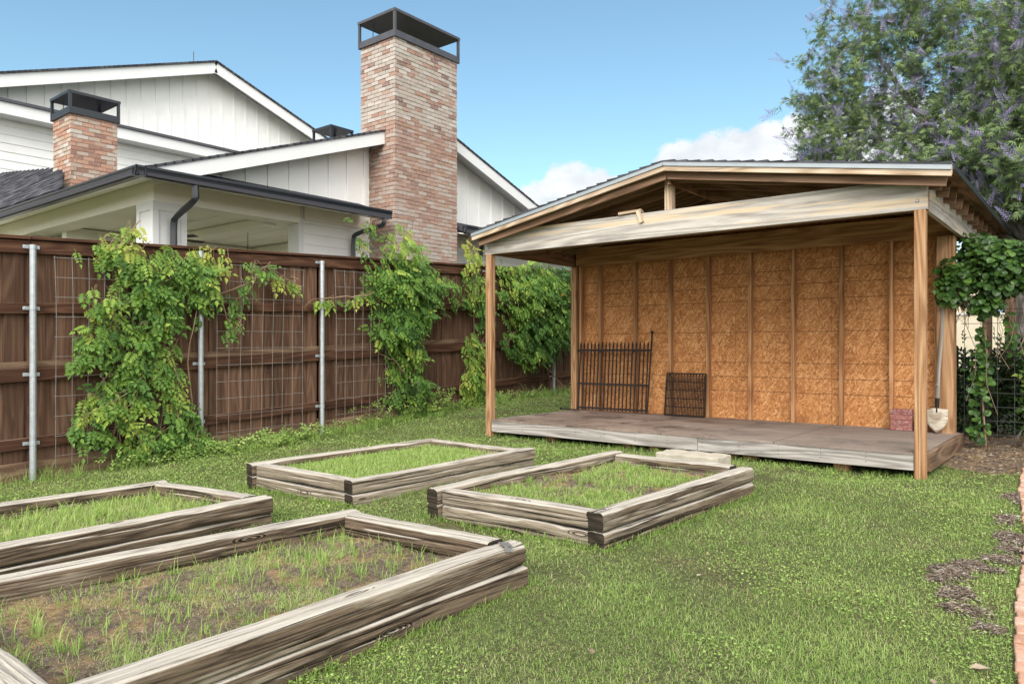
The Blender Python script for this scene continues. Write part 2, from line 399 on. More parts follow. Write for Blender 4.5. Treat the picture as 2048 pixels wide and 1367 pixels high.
def deckmat():
    m, N, b = newmat('stained_plywood_deck', .8, spec=.25)
    p = N.n('NewGeometry').outputs['Position']; g = N.attr('gco').outputs['Vector']
    fib = N.noise(N.mul(p, (6, 60, 1)), 1.0, 4, .6)
    big = N.noise(N.mul(p, (1, 2.2, 1)), 1.2, 5, .65)
    c = N.ramp(N.math('ADD', N.math('MULTIPLY', fib, .4), N.math('MULTIPLY', big, .6)), [(.3, (.085, .060, .045)), (.48, (.19, .135, .105)), (.66, (.33, .26, .215))])
    c = N.mix(N.math('MULTIPLY', N.step(N.noise(p, 2.3, 7, .75, .6), .50, .62), .75), c, (.055, .042, .036))
    xx = N.n('SeparateXYZ', {0: p}).outputs[0]
    c = N.mix(N.math('MULTIPLY', N.step(N.math('ADD', xx, N.math('MULTIPLY', big, 1.2)), -3.6, -2.3), .45), c, (.22, .195, .175))
    for sx in (-5.1, -3.85, -2.6):
        c = N.mix(N.math('MULTIPLY', N.math('COMPARE', xx, sx, .005), .8), c, (.02, .015, .012))
    c = N.mix(N.math('MULTIPLY', N.math('GREATER_THAN', N.noise(p, 46, 2, .5), .72), .5), c, (.50, .47, .43))
    L(N, c, b.inputs['Base Color']); bump(N, b, fib, .3, .004); return m


M['deck'] = deckmat()


def leafmat(name, stops, transl=0.35, rough=0.5):
    m, N, b = newmat(name, rough, spec=.35)
    t = N.attr('tone').outputs['Fac']
    c = N.ramp(t, stops)
    L(N, c, b.inputs['Base Color'])
    tr = N.n('BsdfTranslucent', {'Color': c})
    mx = N.n('MixShader', {0: transl, 1: b.outputs[0], 2: tr.outputs[0]})
    L(N, mx.outputs[0], m.node_tree.nodes['Material Output'].inputs[0]); return m


M['grass'] = leafmat('lawn_blades', [(0, (.10, .165, .04)), (.3, (.215, .335, .08)), (.62, (.34, .48, .12)), (.82, (.43, .54, .18)), (.9, (.50, .47, .26)), (1, (.60, .52, .36))], .4, .6)
M['vineleaf'] = leafmat('trumpet_vine_leaves', [(0, (.035, .085, .02)), (.35, (.085, .185, .034)), (.7, (.18, .31, .05)), (.9, (.31, .41, .07)), (1, (.40, .43, .09))], .35, .55)
M['roundleaf'] = leafmat('round_leaves', [(0, (.025, .06, .016)), (.5, (.065, .14, .028)), (.85, (.14, .25, .04)), (1, (.25, .35, .06))], .35, .35)
M['vitexleaf'] = leafmat('chaste_tree_leaves', [(0, (.065, .105, .05)), (.5, (.175, .26, .11)), (.85, (.29, .39, .15)), (1, (.38, .46, .14))], .35, .5)
M['purple'] = leafmat('purple_blossom', [(0, (.20, .165, .33)), (.5, (.35, .30, .52)), (1, (.54, .49, .68))], .25, .7)
M['orangeflower'] = leafmat('orange_blossom', [(0, (.55, .13, .03)), (1, (.70, .25, .08))], .25, .5)
M['treeleaf'] = leafmat('mixed_tree_leaves', [(0, (.03, .06, .013)), (.5, (.075, .14, .026)), (1, (.17, .25, .045))], .4, .5)
M['shrubleaf'] = leafmat('dark_shrub_leaves', [(0, (.010, .022, .008)), (.6, (.025, .055, .014)), (1, (.07, .13, .025))], .25, .45)
M['dry'] = leafmat('dry_leaves', [(0, (.13, .085, .05)), (.5, (.27, .20, .13)), (1, (.44, .37, .29))], .2, .8)
M['chips'] = plain('shredded_mulch', (.20, .16, .14), .9, 0, .1, var=.6, sc=40)
mm = M['chips'].node_tree


def groundmat(name, kind):
    m, N, b = newmat(name, .95, spec=.1)
    p = N.n('NewGeometry').outputs['Position']
    f = N.noise(p, 38, 6, .75); bg_ = N.noise(p, 1.6, 5, .62)
    if kind == 'lawn':
        c1 = N.ramp(f, [(.3, (.03, .035, .014)), (.5, (.10, .115, .045)), (.7, (.20, .20, .095))])
        c2 = N.ramp(f, [(.3, (.05, .037, .022)), (.5, (.13, .10, .06)), (.7, (.26, .21, .13))])
        c = N.mix(N.math('MULTIPLY', N.step(bg_, .48, .66), .65), c1, c2)
    else:
        c1 = N.ramp(f, [(.3, (.055, .040, .032)), (.5, (.16, .118, .09)), (.7, (.30, .235, .185))])
        c2 = N.ramp(f, [(.3, (.12, .08, .045)), (.5, (.28, .19, .105)), (.7, (.42, .31, .19))])
        c = N.mix(N.step(N.noise(p, 4.2, 5, .65), .47, .58), c1, c2)
    L(N, c, b.inputs['Base Color']); bump(N, b, N.math('ADD', f, N.noise(p, 120, 3)), .9, .02); return m


M['lawn'] = groundmat('lawn_soil', 'lawn'); M['soil'] = groundmat('bed_soil', 'soil')

# ------------------------------------------------------------------ ground
xs = np.concatenate([np.linspace(-400, -14, 12), np.linspace(-12, 4, 100), np.linspace(6, 400, 12)])
ys = np.concatenate([np.linspace(-200, -3, 8), np.linspace(-2, 14, 100), np.linspace(16, 900, 24)])
X, Y = np.meshgrid(xs, ys); Z = np.where(np.abs(Y) > 25, 0.033 * 25 * np.sign(Y), gz(X, np.clip(Y, -25, 25)))
mb = MB(); nx, ny = len(xs), len(ys)
i = np.arange(ny - 1)[:, None] * nx; j = np.arange(nx - 1)[None]
mb.add(np.stack([X, Y, Z], -1).reshape(-1, 3), np.stack([i + j, i + j + 1, i + nx + j + 1, i + nx + j], -1).reshape(-1, 4))
tag(mb.build('lawn', M['lawn'], smooth=True), 'lumpy green lawn sloping gently up towards the shed', 'lawn', kind='structure')

# ------------------------------------------------------------------ house behind the fence
house = thing('white_house', 'white board and batten house with black gutters and brick chimneys behind the fence', 'house')


def part(mb, name, m, parent, **k): return mb.build(name, M[m] if isinstance(m, str) else m, parent, **k)


def brick_shaft(x0, x1, y0, y1, z0, z1, name, mat, parent, tone_fn=None, seed=1):
    r = random.Random(seed)
    mb = MB(); e = 0.012
    box(mb, (x0 + e, y0 + e, z0), (x1 - e, y1 - e, z1), mat=1)
    ch = 0.0745; nrow = int((z1 - z0) / ch); bl = 0.205
    for k in range(nrow):
        za = z0 + (z1 - z0) * k / nrow; zb = za + ch - 0.011
        for side in range(4):
            a0, a1 = (y0, y1) if side % 2 == 0 else (x0, x1)
            a = a0 - (bl / 2 if k % 2 else 0.0)
            if side >= 2: a += 0.03
            while a < a1 - 0.02:
                s0, s1 = max(a, a0), min(a + bl - 0.011 + r.uniform(-.006, .006), a1)
                a += bl
                if s1 - s0 < 0.03: continue
                p = r.uniform(-0.004, 0.006)
                t = tone_fn(r, k / nrow) if tone_fn else r.random()
                dz = r.uniform(-.003, .003)
                if side == 0: lo, hi = (x1 - 0.05, s0, za + dz), (x1 + p, s1, zb + dz)
                elif side == 2: lo, hi = (x0 - p, s0, za + dz), (x0 + 0.05, s1, zb + dz)
                elif side == 1: lo, hi = (s0, y0 - p - .001, za + dz), (s1, y0 + 0.05, zb + dz)
                else: lo, hi = (s0, y1 - 0.05, za + dz), (s1, y1 + p + .001, zb + dz)
                box(mb, lo, hi, tone=t)
    return mb.build(name, [M[mat], M['mortar']], parent)


def chimney_cap(x0, x1, y0, y1, z, h, parent, mat, band=.12, flue=True):
    o = .035; x0 -= o; x1 += o; y0 -= o; y1 += o; mb = MB(); w = .045
    for (a, b_) in (((x0, y0), (x1, y0 + .02)), ((x0, y1 - .02), (x1, y1)), ((x0, y0 + .021), (x0 + .02, y1 - .021)), ((x1 - .02, y0 + .021), (x1, y1 - .021))):
        box(mb, (a[0], a[1], z - .04), (b_[0], b_[1], z - .04 + band))
    for px in (x0 - .003, x1 - w + .003):
        for py in (y0 - .003, y1 - w + .003): box(mb, (px, py, z - .045), (px + w, py + w, z + h - .051))
    box(mb, (x0 - .01, y0 - .01, z + h - .05), (x1 + .01, y1 + .01, z + h))
    c = part(mb, 'chimney_cap', mat, parent)
    mb = MB(); box(mb, (x0 + .06, y0 + .06, z + .005), (x1 - .06, y1 - .06, z + .03)); part(mb, 'crown_slab', 'mortar', parent)
    if flue:
        mb = MB(); cx, cy = (x0 + x1) / 2, (y0 + y1) / 2
        tube(mb, [(cx, cy, z), (cx, cy, z + h * .3), (cx, cy, z + h * .31), (cx, cy, z + h * .42)], [.10, .10, .15, .13], 12)
        part(mb, 'flue_pipe', 'black', parent); mb = MB()
        tube(mb, [(x0 + .3, y0 + .1, z + .02), (x0 + .31, y0 + .1, z + h * .2), (x0 + .3, y0 + .12, z + h - .06)], .008, 5)
        part(mb, 'damper_rod', 'black', parent)


def t1(r, h):
    u = r.random()
    if h > .78: return .5 + .5 * u if u > .25 else u * 1.6
    if h > .50: return .1 + .75 * u if u < .85 else u * .2
    if h > .38: return .2 + .75 * u
    return .55 + .45 * u if u > .22 else u * 2.2


ch1 = brick_shaft(-11.16, -10.2, 9.25, 10.92, 0.25, 7.13, 'chimney', 'brick', house, t1, 3)
ch1['label'] = 'tall weathered brick chimney with open metal cap'
chimney_cap(-11.16, -10.2, 9.25, 10.92, 7.13, .47, ch1, 'capmetal')
ch2 = brick_shaft(-15.3, -14.5, 5.39, 6.19, 3.72, 5.62, 'chimney', 'brick_orange', house, None, 5)
ch2['label'] = 'short orange brick chimney with black metal cap'
chimney_cap(-15.3, -14.5, 5.39, 6.19, 5.62, .37, ch2, 'gutter')
ch3 = brick_shaft(-14.1, -13.5, 10.35, 10.9, 5.2, 5.98, 'chimney', 'brick', house, t1, 8)
chimney_cap(-14.1, -13.5, 10.35, 10.9, 5.98, .36, ch3, 'gutter', flue=False)


def gable_wall(xf, yl, yr, yc, zbot, slope, zpk, th=.15, batt=.41, first=None, name='gable_wall'):
    """board-and-batten wall in the plane X = xf (facing +X)"""
    mb = MB(); zt = lambda y: zpk - slope * abs(y - yc)
    yl = max(yl, yc - (zpk - zbot) / slope); yr = min(yr, yc + (zpk - zbot) / slope)
    pts = [(yl, zbot), (yr, zbot), (yr, zt(yr)), (yc, zpk), (yl, zt(yl))]
    pts = [(y, max(z, zbot + .001)) for y, z in pts]
    f = [(xf, y, z) for y, z in pts]; b_ = [(xf - th, y, z) for y, z in pts]
    n = 5; mb.add(f + b_, [list(range(n)), list(range(2 * n - 1, n - 1, -1))] + [[i_ + n, (i_ + 1) % n + n, (i_ + 1) % n, i_] for i_ in range(n)])
    y = first if first is not None else yl
    while y < yr:
        z = min(zt(y - .03), zt(y + .03))
        if z > zbot + .05: box(mb, (xf + .002, y - .028, zbot), (xf + .024, y + .028, z - .002))
        y += batt
    return part(mb, name, 'white', house)


def rake(xf, y0, z0, y1, z1, d=.22, th=.05, name='rake_board'):
    mb = MB(); bar(mb, (xf, y0, z0 - d / 2), (xf, y1, z1 - d / 2), th, d); return part(mb, name, 'trim', house)


def roof_slab(x0, x1, y0, z0, y1, z1, th=.035, name='roof', seed=2):
    """slab of shingle courses from the edge (y0, z0) up to (y1, z1)"""
    mb = MB(); r = random.Random(seed)
    a = np.array([y1 - y0, z1 - z0]); ln = np.hypot(*a); n = max(1, int(ln / .14)); u = a / ln; nr = np.array([-u[1], u[0]])
    if nr[1] < 0: nr = -nr
    for k in range(n):
        p0 = np.array([y0, z0]) + u * ln * k / n; p1 = np.array([y0, z0]) + u * (ln * (k + 1) / n + .02)
        xx = x0
        while xx < x1 - .01:
            xe = min(x1, xx + r.uniform(.14, .3)); t_ = r.uniform(0, .009)
            q = [p0, p1, p1 + nr * th, p0 + nr * (th + .005 + t_ * .4)]
            v = [(xx, *c_) for c_ in q] + [(xe - .004, *c_) for c_ in q]
            mb.add(v, [[0, 1, 2, 3], [7, 6, 5, 4], [0, 4, 5, 1], [1, 5, 6, 2], [2, 6, 7, 3], [3, 7, 4, 0]], None, r.random())
            xx = xe
    return mb


# near gable over the porch
SL = .345; PK = 5.86; YC = 10.62
gable_wall(-10.92, 5.2, 16.2, YC, 3.95, SL, PK - .075, first=7.09 - .41 * 4)
ze = lambda y: PK - SL * abs(y - YC)
for yy in (4.92, 16.3): rake(-10.5, yy, ze(yy), YC - math.copysign(.0, yy - YC), PK)
mb = MB()
for yy in (4.92, 16.3): bar(mb, (-10.74, yy, ze(yy) - .06), (-10.74, YC, PK - .06), .42, .02)
part(mb, 'rake_soffit', 'trim', house)
mb = roof_slab(-22.5, -10.45, 4.85, ze(4.85) + .0, YC, PK + .0, seed=4); part(mb, 'roof', 'shingle', house)
mb = roof_slab(-22.5, -10.45, 16.37, ze(16.37), YC, PK, seed=5); part(mb, 'roof', 'shingle', house)
# far two-storey gable
FXH = -23.0; PK2 = 10.58; YC2 = 12.64; z2 = lambda y: PK2 - .35 * abs(y - YC2)
gable_wall(FXH, -3, 24, YC2, 7.86, .35, PK2 - .10, batt=.4385, first=7.03 - .4385 * 20)
for yy in (-3.2, 25.0): rake(FXH + .55, yy, z2(yy), YC2, PK2, d=.34)
mb = MB()
for yy in (-3.2, 25.0): bar(mb, (FXH + .26, yy, z2(yy) - .08), (FXH + .26, YC2, PK2 - .08), .52, .02)
part(mb, 'rake_soffit', 'trim', house)
mb = roof_slab(-30, FXH + .63, -3.25, z2(-3.25), YC2, PK2, seed=6, th=.05); part(mb, 'roof', 'shingle', house)
mb = roof_slab(-30, FXH + .63, 25.05, z2(25.05), YC2, PK2, seed=7, th=.05); part(mb, 'roof', 'shingle', house)
mb = MB(); box(mb, (FXH - .3, -5.5, 7.48), (FXH + .56, 16.2, 7.79)); part(mb, 'eave_band', 'trim', house)
mb = MB(); box(mb, (FXH - .3, -5.5, 7.792), (FXH + .62, 16.25, 7.87)); part(mb, 'band_roof', 'shingle', house)
mb = MB(); z = 3.4
while z < 7.48:
    v = [(FXH - .1, -9, z), (FXH + .02, -9, z), (FXH, -9, z + .235), (FXH - .1, -9, z + .235)]
    v += [(a, 19, c_) for a, _, c_ in v]
    mb.add(v, [[0, 3, 2, 1], [4, 5, 6, 7], [0, 1, 5, 4], [1, 2, 6, 5], [2, 3, 7, 6], [3, 0, 4, 7]]); z += .23
part(mb, 'lap_siding', 'white', house)
mb = MB(); tube(mb, [(FXH - .3, 12.35, 10.4), (FXH - .3, 12.35, 11.05)], .014, 5); part(mb, 'lightning_rod', 'capmetal', house)
# porch roof, gutters, sloped soffits
mb = MB()
for v in ([(-10.0, 4.52, 3.76), (-10.0, 9.0, 3.76), (-10.93, 9.0, 4.07), (-10.93, 5.45, 4.07)], [(-10.0, 11.0, 3.76), (-10.0, 16.3, 3.76), (-10.93, 16.3, 4.07), (-10.93, 11.0, 4.07)]):
    v = v + [(a, b_, c_ - .09) for a, b_, c_ in v]
    mb.add(v, [[0, 1, 2, 3], [7, 6, 5, 4], [0, 4, 5, 1], [1, 5, 6, 2], [2, 6, 7, 3], [3, 7, 4, 0]])
v = [(-10.0, 4.52, 3.759), (-10.93, 5.45, 4.069), (-12.4, 6.92, 4.56), (-22, 6.92, 4.56), (-22, 4.52, 3.759)]
v += [(a, b_, c_ - .09) for a, b_, c_ in v]
mb.add(v, [[0, 1, 2, 3, 4], [9, 8, 7, 6, 5]] + [[i_ + 5, (i_ + 1) % 5 + 5, (i_ + 1) % 5, i_] for i_ in range(5)])
part(mb, 'porch_roof', 'shingle', house)
mb = MB(); r_ = random.Random(4)
for k in range(26):                                     # steep hip field behind the short chimney
    y0_ = 4.53 + k * .1; zz = 3.80 + (y0_ - 4.53) * .95
    xlim = -12.95 - (y0_ - 4.6) * 2.82 if y0_ < 5.39 else -15.15 - 5.67 * (y0_ - 5.39)
    x_ = -25.5
    while x_ < xlim:
        xe = min(x_ + r_.uniform(.18, .34), xlim); hh = r_.uniform(0, .012)
        v = [(x_, y0_, zz), (xe - .005, y0_, zz), (xe - .005, y0_ + .12, zz + .114), (x_, y0_ + .12, zz + .114)]
        v += [(a, b_ - .016 - hh * (i_ < 2), c_ + .016 + hh * (i_ < 2)) for i_, (a, b_, c_) in enumerate(v)]
        mb.add(v, [[3, 2, 1, 0], [4, 5, 6, 7], [0, 1, 5, 4], [1, 2, 6, 5], [2, 3, 7, 6], [3, 0, 4, 7]], None, r_.random()); x_ = xe
part(mb, 'rear_roof', 'shingle', house)


def gutter(p0, p1, out):
    """K-profile gutter from p0 to p1 (top outer line), out = outward unit xy"""
    prof = [(0, 0), (0, -.03), (-.012, -.035), (-.02, -.075), (-.05, -.135), (-.13, -.135), (-.13, 0), (-.115, 0), (-.115, -.12), (-.055, -.12), (-.02, -.06), (-.014, 0)]
    mb = MB(); n = len(prof); V = []
    for p in (p0, p1): V += [(p[0] + out[0] * a, p[1] + out[1] * a, p[2] + z_) for a, z_ in prof]
    F = [[i_, (i_ + 1) % n, (i_ + 1) % n + n, i_ + n] for i_ in range(n)]
    mb.add(V, F); mb.add(V[:n], [list(range(n))]); mb.add(V[n:], [list(range(n))[::-1]])
    return part(mb, 'gutter', 'gutter', house)


gutter((-9.98, 4.50, 3.79), (-9.98, 9.0, 3.82), (1, 0))
gutter((-9.98, 10.98, 3.82), (-9.98, 16.3, 3.82), (1, 0))
gutter((-22, 4.50, 3.79), (-9.98, 4.50, 3.79), (0, -1))
mb = MB()
for v in ([(-10.10, 4.63, 3.655), (-10.10, 8.99, 3.655), (-10.86, 8.99, 3.82), (-10.86, 5.13, 3.82)], [(-10.10, 11.01, 3.655), (-10.10, 16.3, 3.655), (-10.86, 16.3, 3.82), (-10.86, 11.01, 3.82)]):
    mb.add(v + [(a, b_, c_ + .02) for a, b_, c_ in v], [[3, 2, 1, 0], [4, 5, 6, 7], [0, 1, 5, 4], [1, 2, 6, 5], [2, 3, 7, 6], [3, 0, 4, 7]])
v = [(-10.10, 4.63, 3.654), (-10.86, 5.13, 3.819), (-22, 5.13, 3.819), (-22, 4.63, 3.654)]
mb.add(v + [(a, b_, c_ + .02) for a, b_, c_ in v], [[3, 2, 1, 0], [4, 5, 6, 7], [0, 1, 5, 4], [1, 2, 6, 5], [2, 3, 7, 6], [3, 0, 4, 7]])
part(mb, 'soffit', 'cream', house)
mb = MB()
box(mb, (-11.25, 5.14, 3.52), (-10.85, 7.66, 3.84)); box(mb, (-22, 5.141, 3.52), (-11.251, 5.54, 3.838))
box(mb, (-15.1, 7.2, 3.46), (-11.26, 7.45, 3.60))
part(mb, 'porch_header', 'cream', house)
mb = MB(); box(mb, (-22, 5.55, 3.62), (-11.26, 12, 3.68))
for q in range(12): box(mb, (-21.9, 5.7 + q * .5, 3.612), (-11.3, 5.712 + q * .5, 3.6195))
part(mb, 'porch_ceiling', 'cream', house)
mb = MB(); box(mb, (-15.2, 5.5, 0), (-15.0, 12, 3.6)); box(mb, (-22, 5.2, 0), (-16.0, 5.5, 3.51)); box(mb, (-14.99, 9.3, 0), (-11.2, 9.42, 3.6))
for q in range(9): box(mb, (-14.998, 5.6, 2.2 + q * .16), (-14.99, 9.2, 2.208 + q * .16))
part(mb, 'porch_wall', 'cream', house)
cl = MB(); box(cl, (-11.34, 5.145, 0.2), (-10.86, 5.62, 3.52)); cl = part(cl, 'column', 'trim', house)
mb = MB()
box(mb, (-11.36, 5.125, 3.39), (-10.84, 5.64, 3.519))
for (x0_, x1_, y0_, y1_) in ((-11.36, -11.27, 5.125, 5.144), (-10.93, -10.84, 5.125, 5.144), (-10.859, -10.84, 5.1445, 5.215), (-10.859, -10.84, 5.55, 5.64)):
    box(mb, (x0_, y0_, .3), (x1_, y1_, 3.388))
part(mb, 'column_trim', 'trim', cl)
# siding wall right of the porch opening
mb = MB()
for (ya, yb) in ((7.76, 9.26), (10.9, 16.2)):
    z = 0.3
    while z < 3.85:
        v = [(-11.03, ya, z), (-10.905, ya, z), (-10.92, ya, z + .185), (-11.03, ya, z + .185)]
        v += [(a, yb, c_) for a, _, c_ in v]
        mb.add(v, [[0, 3, 2, 1], [4, 5, 6, 7], [0, 1, 5, 4], [1, 2, 6, 5], [2, 3, 7, 6], [3, 0, 4, 7]]); z += .18
part(mb, 'lap_siding', 'white', house)
mb = MB(); box(mb, (-11.2, 7.66, .3), (-10.89, 7.759, 3.83)); part(mb, 'corner_board', 'trim', house)
mb = MB(); box(mb, (-10.904, 8.2, .3), (-10.88, 9.24, 3.83)) if False else box(mb, (-10.95, 7.77, 3.6), (-10.875, 9.24, 3.83)); part(mb, 'frieze_board', 'cream', house)


def downspout(pts, w=.075):
    mb = MB(); P = []
    for i_, p in enumerate(pts): P.append(np.array(p, float))
    for _ in range(2):                                   # soften the bends
        Q = [P[0]]
        for a, b_ in zip(P[:-1], P[1:]): Q += [a * .75 + b_ * .25, a * .25 + b_ * .75]
        P = Q + [P[-1]]
    tube(mb, P, w * .72, 4); o = part(mb, 'downspout', 'gutter', house); return o


downspout([(-10.05, 5.35, 3.66), (-10.05, 5.36, 3.52), (-10.06, 5.36, 3.46), (-10.72, 5.40, 3.30), (-10.77, 5.40, 3.22), (-10.77, 5.40, 2.9), (-10.77, 5.40, 2.0), (-10.77, 5.40, .4)])
downspout([(-10.05, 8.86, 3.68), (-10.05, 8.86, 3.60), (-10.1, 8.86, 3.55), (-10.76, 8.80, 3.46), (-10.83, 8.80, 3.40), (-10.83, 8.80, 2.9), (-10.83, 8.80, .4)])
downspout([(-10.05, 11.5, 3.68), (-10.05, 11.5, 3.5), (-10.15, 11.6, 3.4), (-10.8, 12.2, 3.0), (-10.86, 12.2, 2.8), (-10.86, 12.2, .4)])

fan = thing('ceiling_fan', 'black ceiling fan hanging under the porch ceiling', 'ceiling fan')
mb = MB(); tube(mb, [(-13, 6.35, 3.61), (-13, 6.35, 3.36)], .018, 6); part(mb, 'down_rod', 'black', fan)
mb = MB(); tube(mb, [(-13, 6.35, 3.38), (-13, 6.35, 3.24)], [.10, .09], 12); part(mb, 'motor', 'black', fan)
for q in range(5):
    a = q * 2 * math.pi / 5 + .3; mb = MB()
    bar(mb, (-13 + .09 * math.cos(a), 6.35 + .09 * math.sin(a), 3.31), (-13 + .72 * math.cos(a), 6.35 + .72 * math.sin(a), 3.31), .12, .012, up=(.15 * -math.sin(a), .15 * math.cos(a), 1)); part(mb, 'blade', 'black', fan)
mb = MB()
for q in range(16):
    z = 3.58 - q * .035; a = 0 if q % 2 else math.pi / 2
    tube(mb, [(-13 + .012 * math.cos(a) * c_, 7.98 + .012 * math.sin(a) * c_, z + s_ * .02) for c_, s_ in ((0, 1), (1, .5), (1, -.5), (0, -1), (-1, -.5), (-1, .5), (0, 1))], .0035, 4, cap=False)
tag(part(mb, 'hanging_chain', 'black', None), 'thin black chain hanging from the porch ceiling', 'chain')

# ------------------------------------------------------------------ fence
FX = -8.44
fence = thing('wooden_fence', 'tall dark brown board fence with galvanised metal posts', 'fence')
fb = lambda y: .035 + .037 * y + (.05 if y > 8 else 0)           # bottom of boards
ft = lambda y: 2.355 + .045 * y                                   # top
posts_y = [-2.5, -.75, 1.0, 2.75, 4.5, 6.23, 8.03, 9.68, 11.64, 13.3, 15.0, 16.8, 18.6]
edges = [-4.0] + [p for p in posts_y[1::2]] + [20.0]
for ya, yb in zip(edges[:-1], edges[1:]):
    mb = MB(); y = ya; k = 0
    while y < yb - .01:
        w = min(random.choice((.138, .14, .142, .12)), yb - y)
        xx = FX if k % 2 else FX + .017
        ov = .018 if k % 2 == 0 else -.012
        v = np.array([(xx - .016, y - ov, fb(y)), (xx, y - ov, fb(y)), (xx, y + w + ov, fb(y + w)), (xx - .016, y + w + ov, fb(y + w)),
                      (xx - .016, y - ov, ft(y) - .03), (xx, y - ov, ft(y) - .03), (xx, y + w + ov, ft(y + w) - .03), (xx - .016, y + w + ov, ft(y + w) - .03)])
        g = np.stack([v[:, 2], v[:, 1] - y, v[:, 0] - xx], -1) + np.array([random.uniform(0, 50), random.uniform(0, 9), random.uniform(0, 9)])
        mb.add(v, BOXF, g, random.random()); y += w + .003; k += 1
    part(mb, 'picket_panel', 'fence', fence)
RAILS = ((-.105, .125, .038), (-.715, .105, .04), (-1.375, .135, .045), (-2.06, .11, .038))
for ya, yb in zip(edges[:-1], edges[1:]):
    for (dz, h, w) in RAILS:
        mb = MB(); bar(mb, (FX + .019 + w / 2, ya + .004, ft(ya) + dz), (FX + .019 + w / 2, yb - .004, ft(yb) + dz), w, h); part(mb, 'rail', 'fence_rail', fence, bevel=.004)
for ya, yb in zip(edges[:-1], edges[1:]):
    if yb > 9.7: continue
    mb = MB(); bar(mb, (FX + .034, ya + .004, ft(ya) - 1.275), (FX + .034, yb - .004, ft(yb) - 1.275), .028, .062); part(mb, 'ledge_strip', 'kick', fence, bevel=.004)
mb = MB()
for ya, yb in zip(edges[:-1], edges[1:]): bar(mb, (FX + .01, ya + .003, ft(ya) - .012), (FX + .01, yb - .003, ft(yb) - .012), .15, .034)
part(mb, 'cap_board', 'fence_rail', fence, bevel=.004)
mb = MB()
for ya, yb in zip(edges[:-1], edges[1:]): bar(mb, (FX + .03, ya + .003, fb(ya) + .0), (FX + .03, yb - .003, fb(yb) + .0), .04, .19)
part(mb, 'kick_board', 'kick', fence, bevel=.004)
for q, y in enumerate(posts_y):
    mb = MB(); px = FX + .115; top = ft(y) - (.06 if q % 2 == 0 else .10)
    tube(mb, [(px, y, gz(px, y) - .15), (px, y, top)], .031, 14); tube(mb, [(px, y, top - .03), (px, y, top + .006)], .034, 14); tube(mb, [(px, y, top + .006), (px, y, top + .014)], [.033, .015], 14)
    po = part(mb, 'metal_post', 'galv', fence, smooth=False)
    for (dz, h, w) in RAILS:
        mb = MB(); z = ft(y) + dz
        box(mb, (FX + .066, y - .075, z - .017), (FX + .072, y + .075, z + .017)); tube(mb, [(px, y, z - .018), (px, y, z + .018)], .0355, 14)
        for s_ in (-1, 1): ball(mb, (FX + .074, y + s_ * .06, z), .008, nu=6, nv=4)
        part(mb, 'post_bracket', 'galv', po)

# ------------------------------------------------------------------ wire trellises


def trellis(ya, yb, za, zb, zlo_a, zlo_b, ncol, nrow, label, lean=.0):
    mb = MB(); x = -8.28; r = random.Random(ya)
    P = lambda s, t: (x + .03 * math.sin(3 * s + 2 * t) + lean * t, ya + (yb - ya) * s + .012 * math.sin(5 * t + s * 3) * (1 - t), (za + (zb - za) * s) * (1 - t) + (zlo_a + (zlo_b - zlo_a) * s) * t)
    ext = 1.0
    for c_ in range(ncol + 1): tube(mb, [P(c_ / ncol, t) for t in np.linspace(-.008, 1.06, 12)], .0026, 5)
    for q in range(nrow + 1): tube(mb, [np.array(P(s, q / nrow)) + np.array([.005, 0, 0]) for s in np.linspace(-.012, 1.012, 12)], .0026, 5)
    tag(part(mb, 'wire_trellis', 'wire', None), label, 'trellis')


trellis(2.93, 4.15, 2.28, 2.31, .28, .30, 8, 10, 'wire trellis panel left of the second fence post, half hidden by leafy vine')
trellis(4.66, 5.90, 2.37, 2.39, .36, .37, 8, 10, 'nearly bare wire trellis panel between two vine covered ones')
trellis(6.41, 7.95, 2.43, 2.45, .45, .50, 10, 9, 'wire trellis panel behind the tall bushy vine near the brick chimney')


# ------------------------------------------------------------------ foliage tools
def norm(a): return a / (np.linalg.norm(a, axis=-1, keepdims=True) + 1e-9)


def leaflet(Ln, Wd, base=(0, 0, 0), ang=0.0, droop=0.15):
    v = np.array([[0, 0, 0], [.38 * Ln, .5 * Wd, .12 * Wd], [.38 * Ln, -.5 * Wd, .12 * Wd], [.45 * Ln, 0, -.04 * Ln], [Ln, 0, -droop * Ln]])
    c, s = math.cos(ang), math.sin(ang)
    v = np.stack([v[:, 0] * c - v[:, 1] * s, v[:, 0] * s + v[:, 1] * c, v[:, 2]], -1) + np.array(base)
    return v, np.array([[0, 2, 3], [0, 3, 1], [2, 4, 3], [3, 4, 1]])


def join(parts):
    V, F, n = [], [], 0
    for v, f in parts: V.append(v); F.append(f + n); n += len(v)
    return np.concatenate(V), np.concatenate(F)


def pinnate(Ln=.22, pairs=4, ll=.078, lw=.046):
    ps = []
    for k in range(pairs):
        x = Ln * (.28 + .62 * k / pairs); z = -.12 * Ln * (x / Ln) ** 2
        for s in (1, -1): ps.append(leaflet(ll * (1 - .1 * k), lw, (x, s * .004, z), s * 1.0, .25))
    ps.append(leaflet(ll * 1.05, lw * 1.1, (Ln * .92, 0, -.11 * Ln), 0, .25))
    ps.append((np.array([[0, .0025, 0], [0, -.0025, 0], [Ln * .95, 0, -.115 * Ln]]), np.array([[0, 1, 2]])))
    return join(ps)


def palmate(n=5, ll=.085, lw=.017, pet=.03):
    ps = []
    for k in range(n):
        a = (k - (n - 1) / 2) * 1.9 / (n - 1); ps.append(leaflet(ll * (1 - .28 * abs(a)), lw, (pet, 0, 0), a, .3))
    return join(ps)


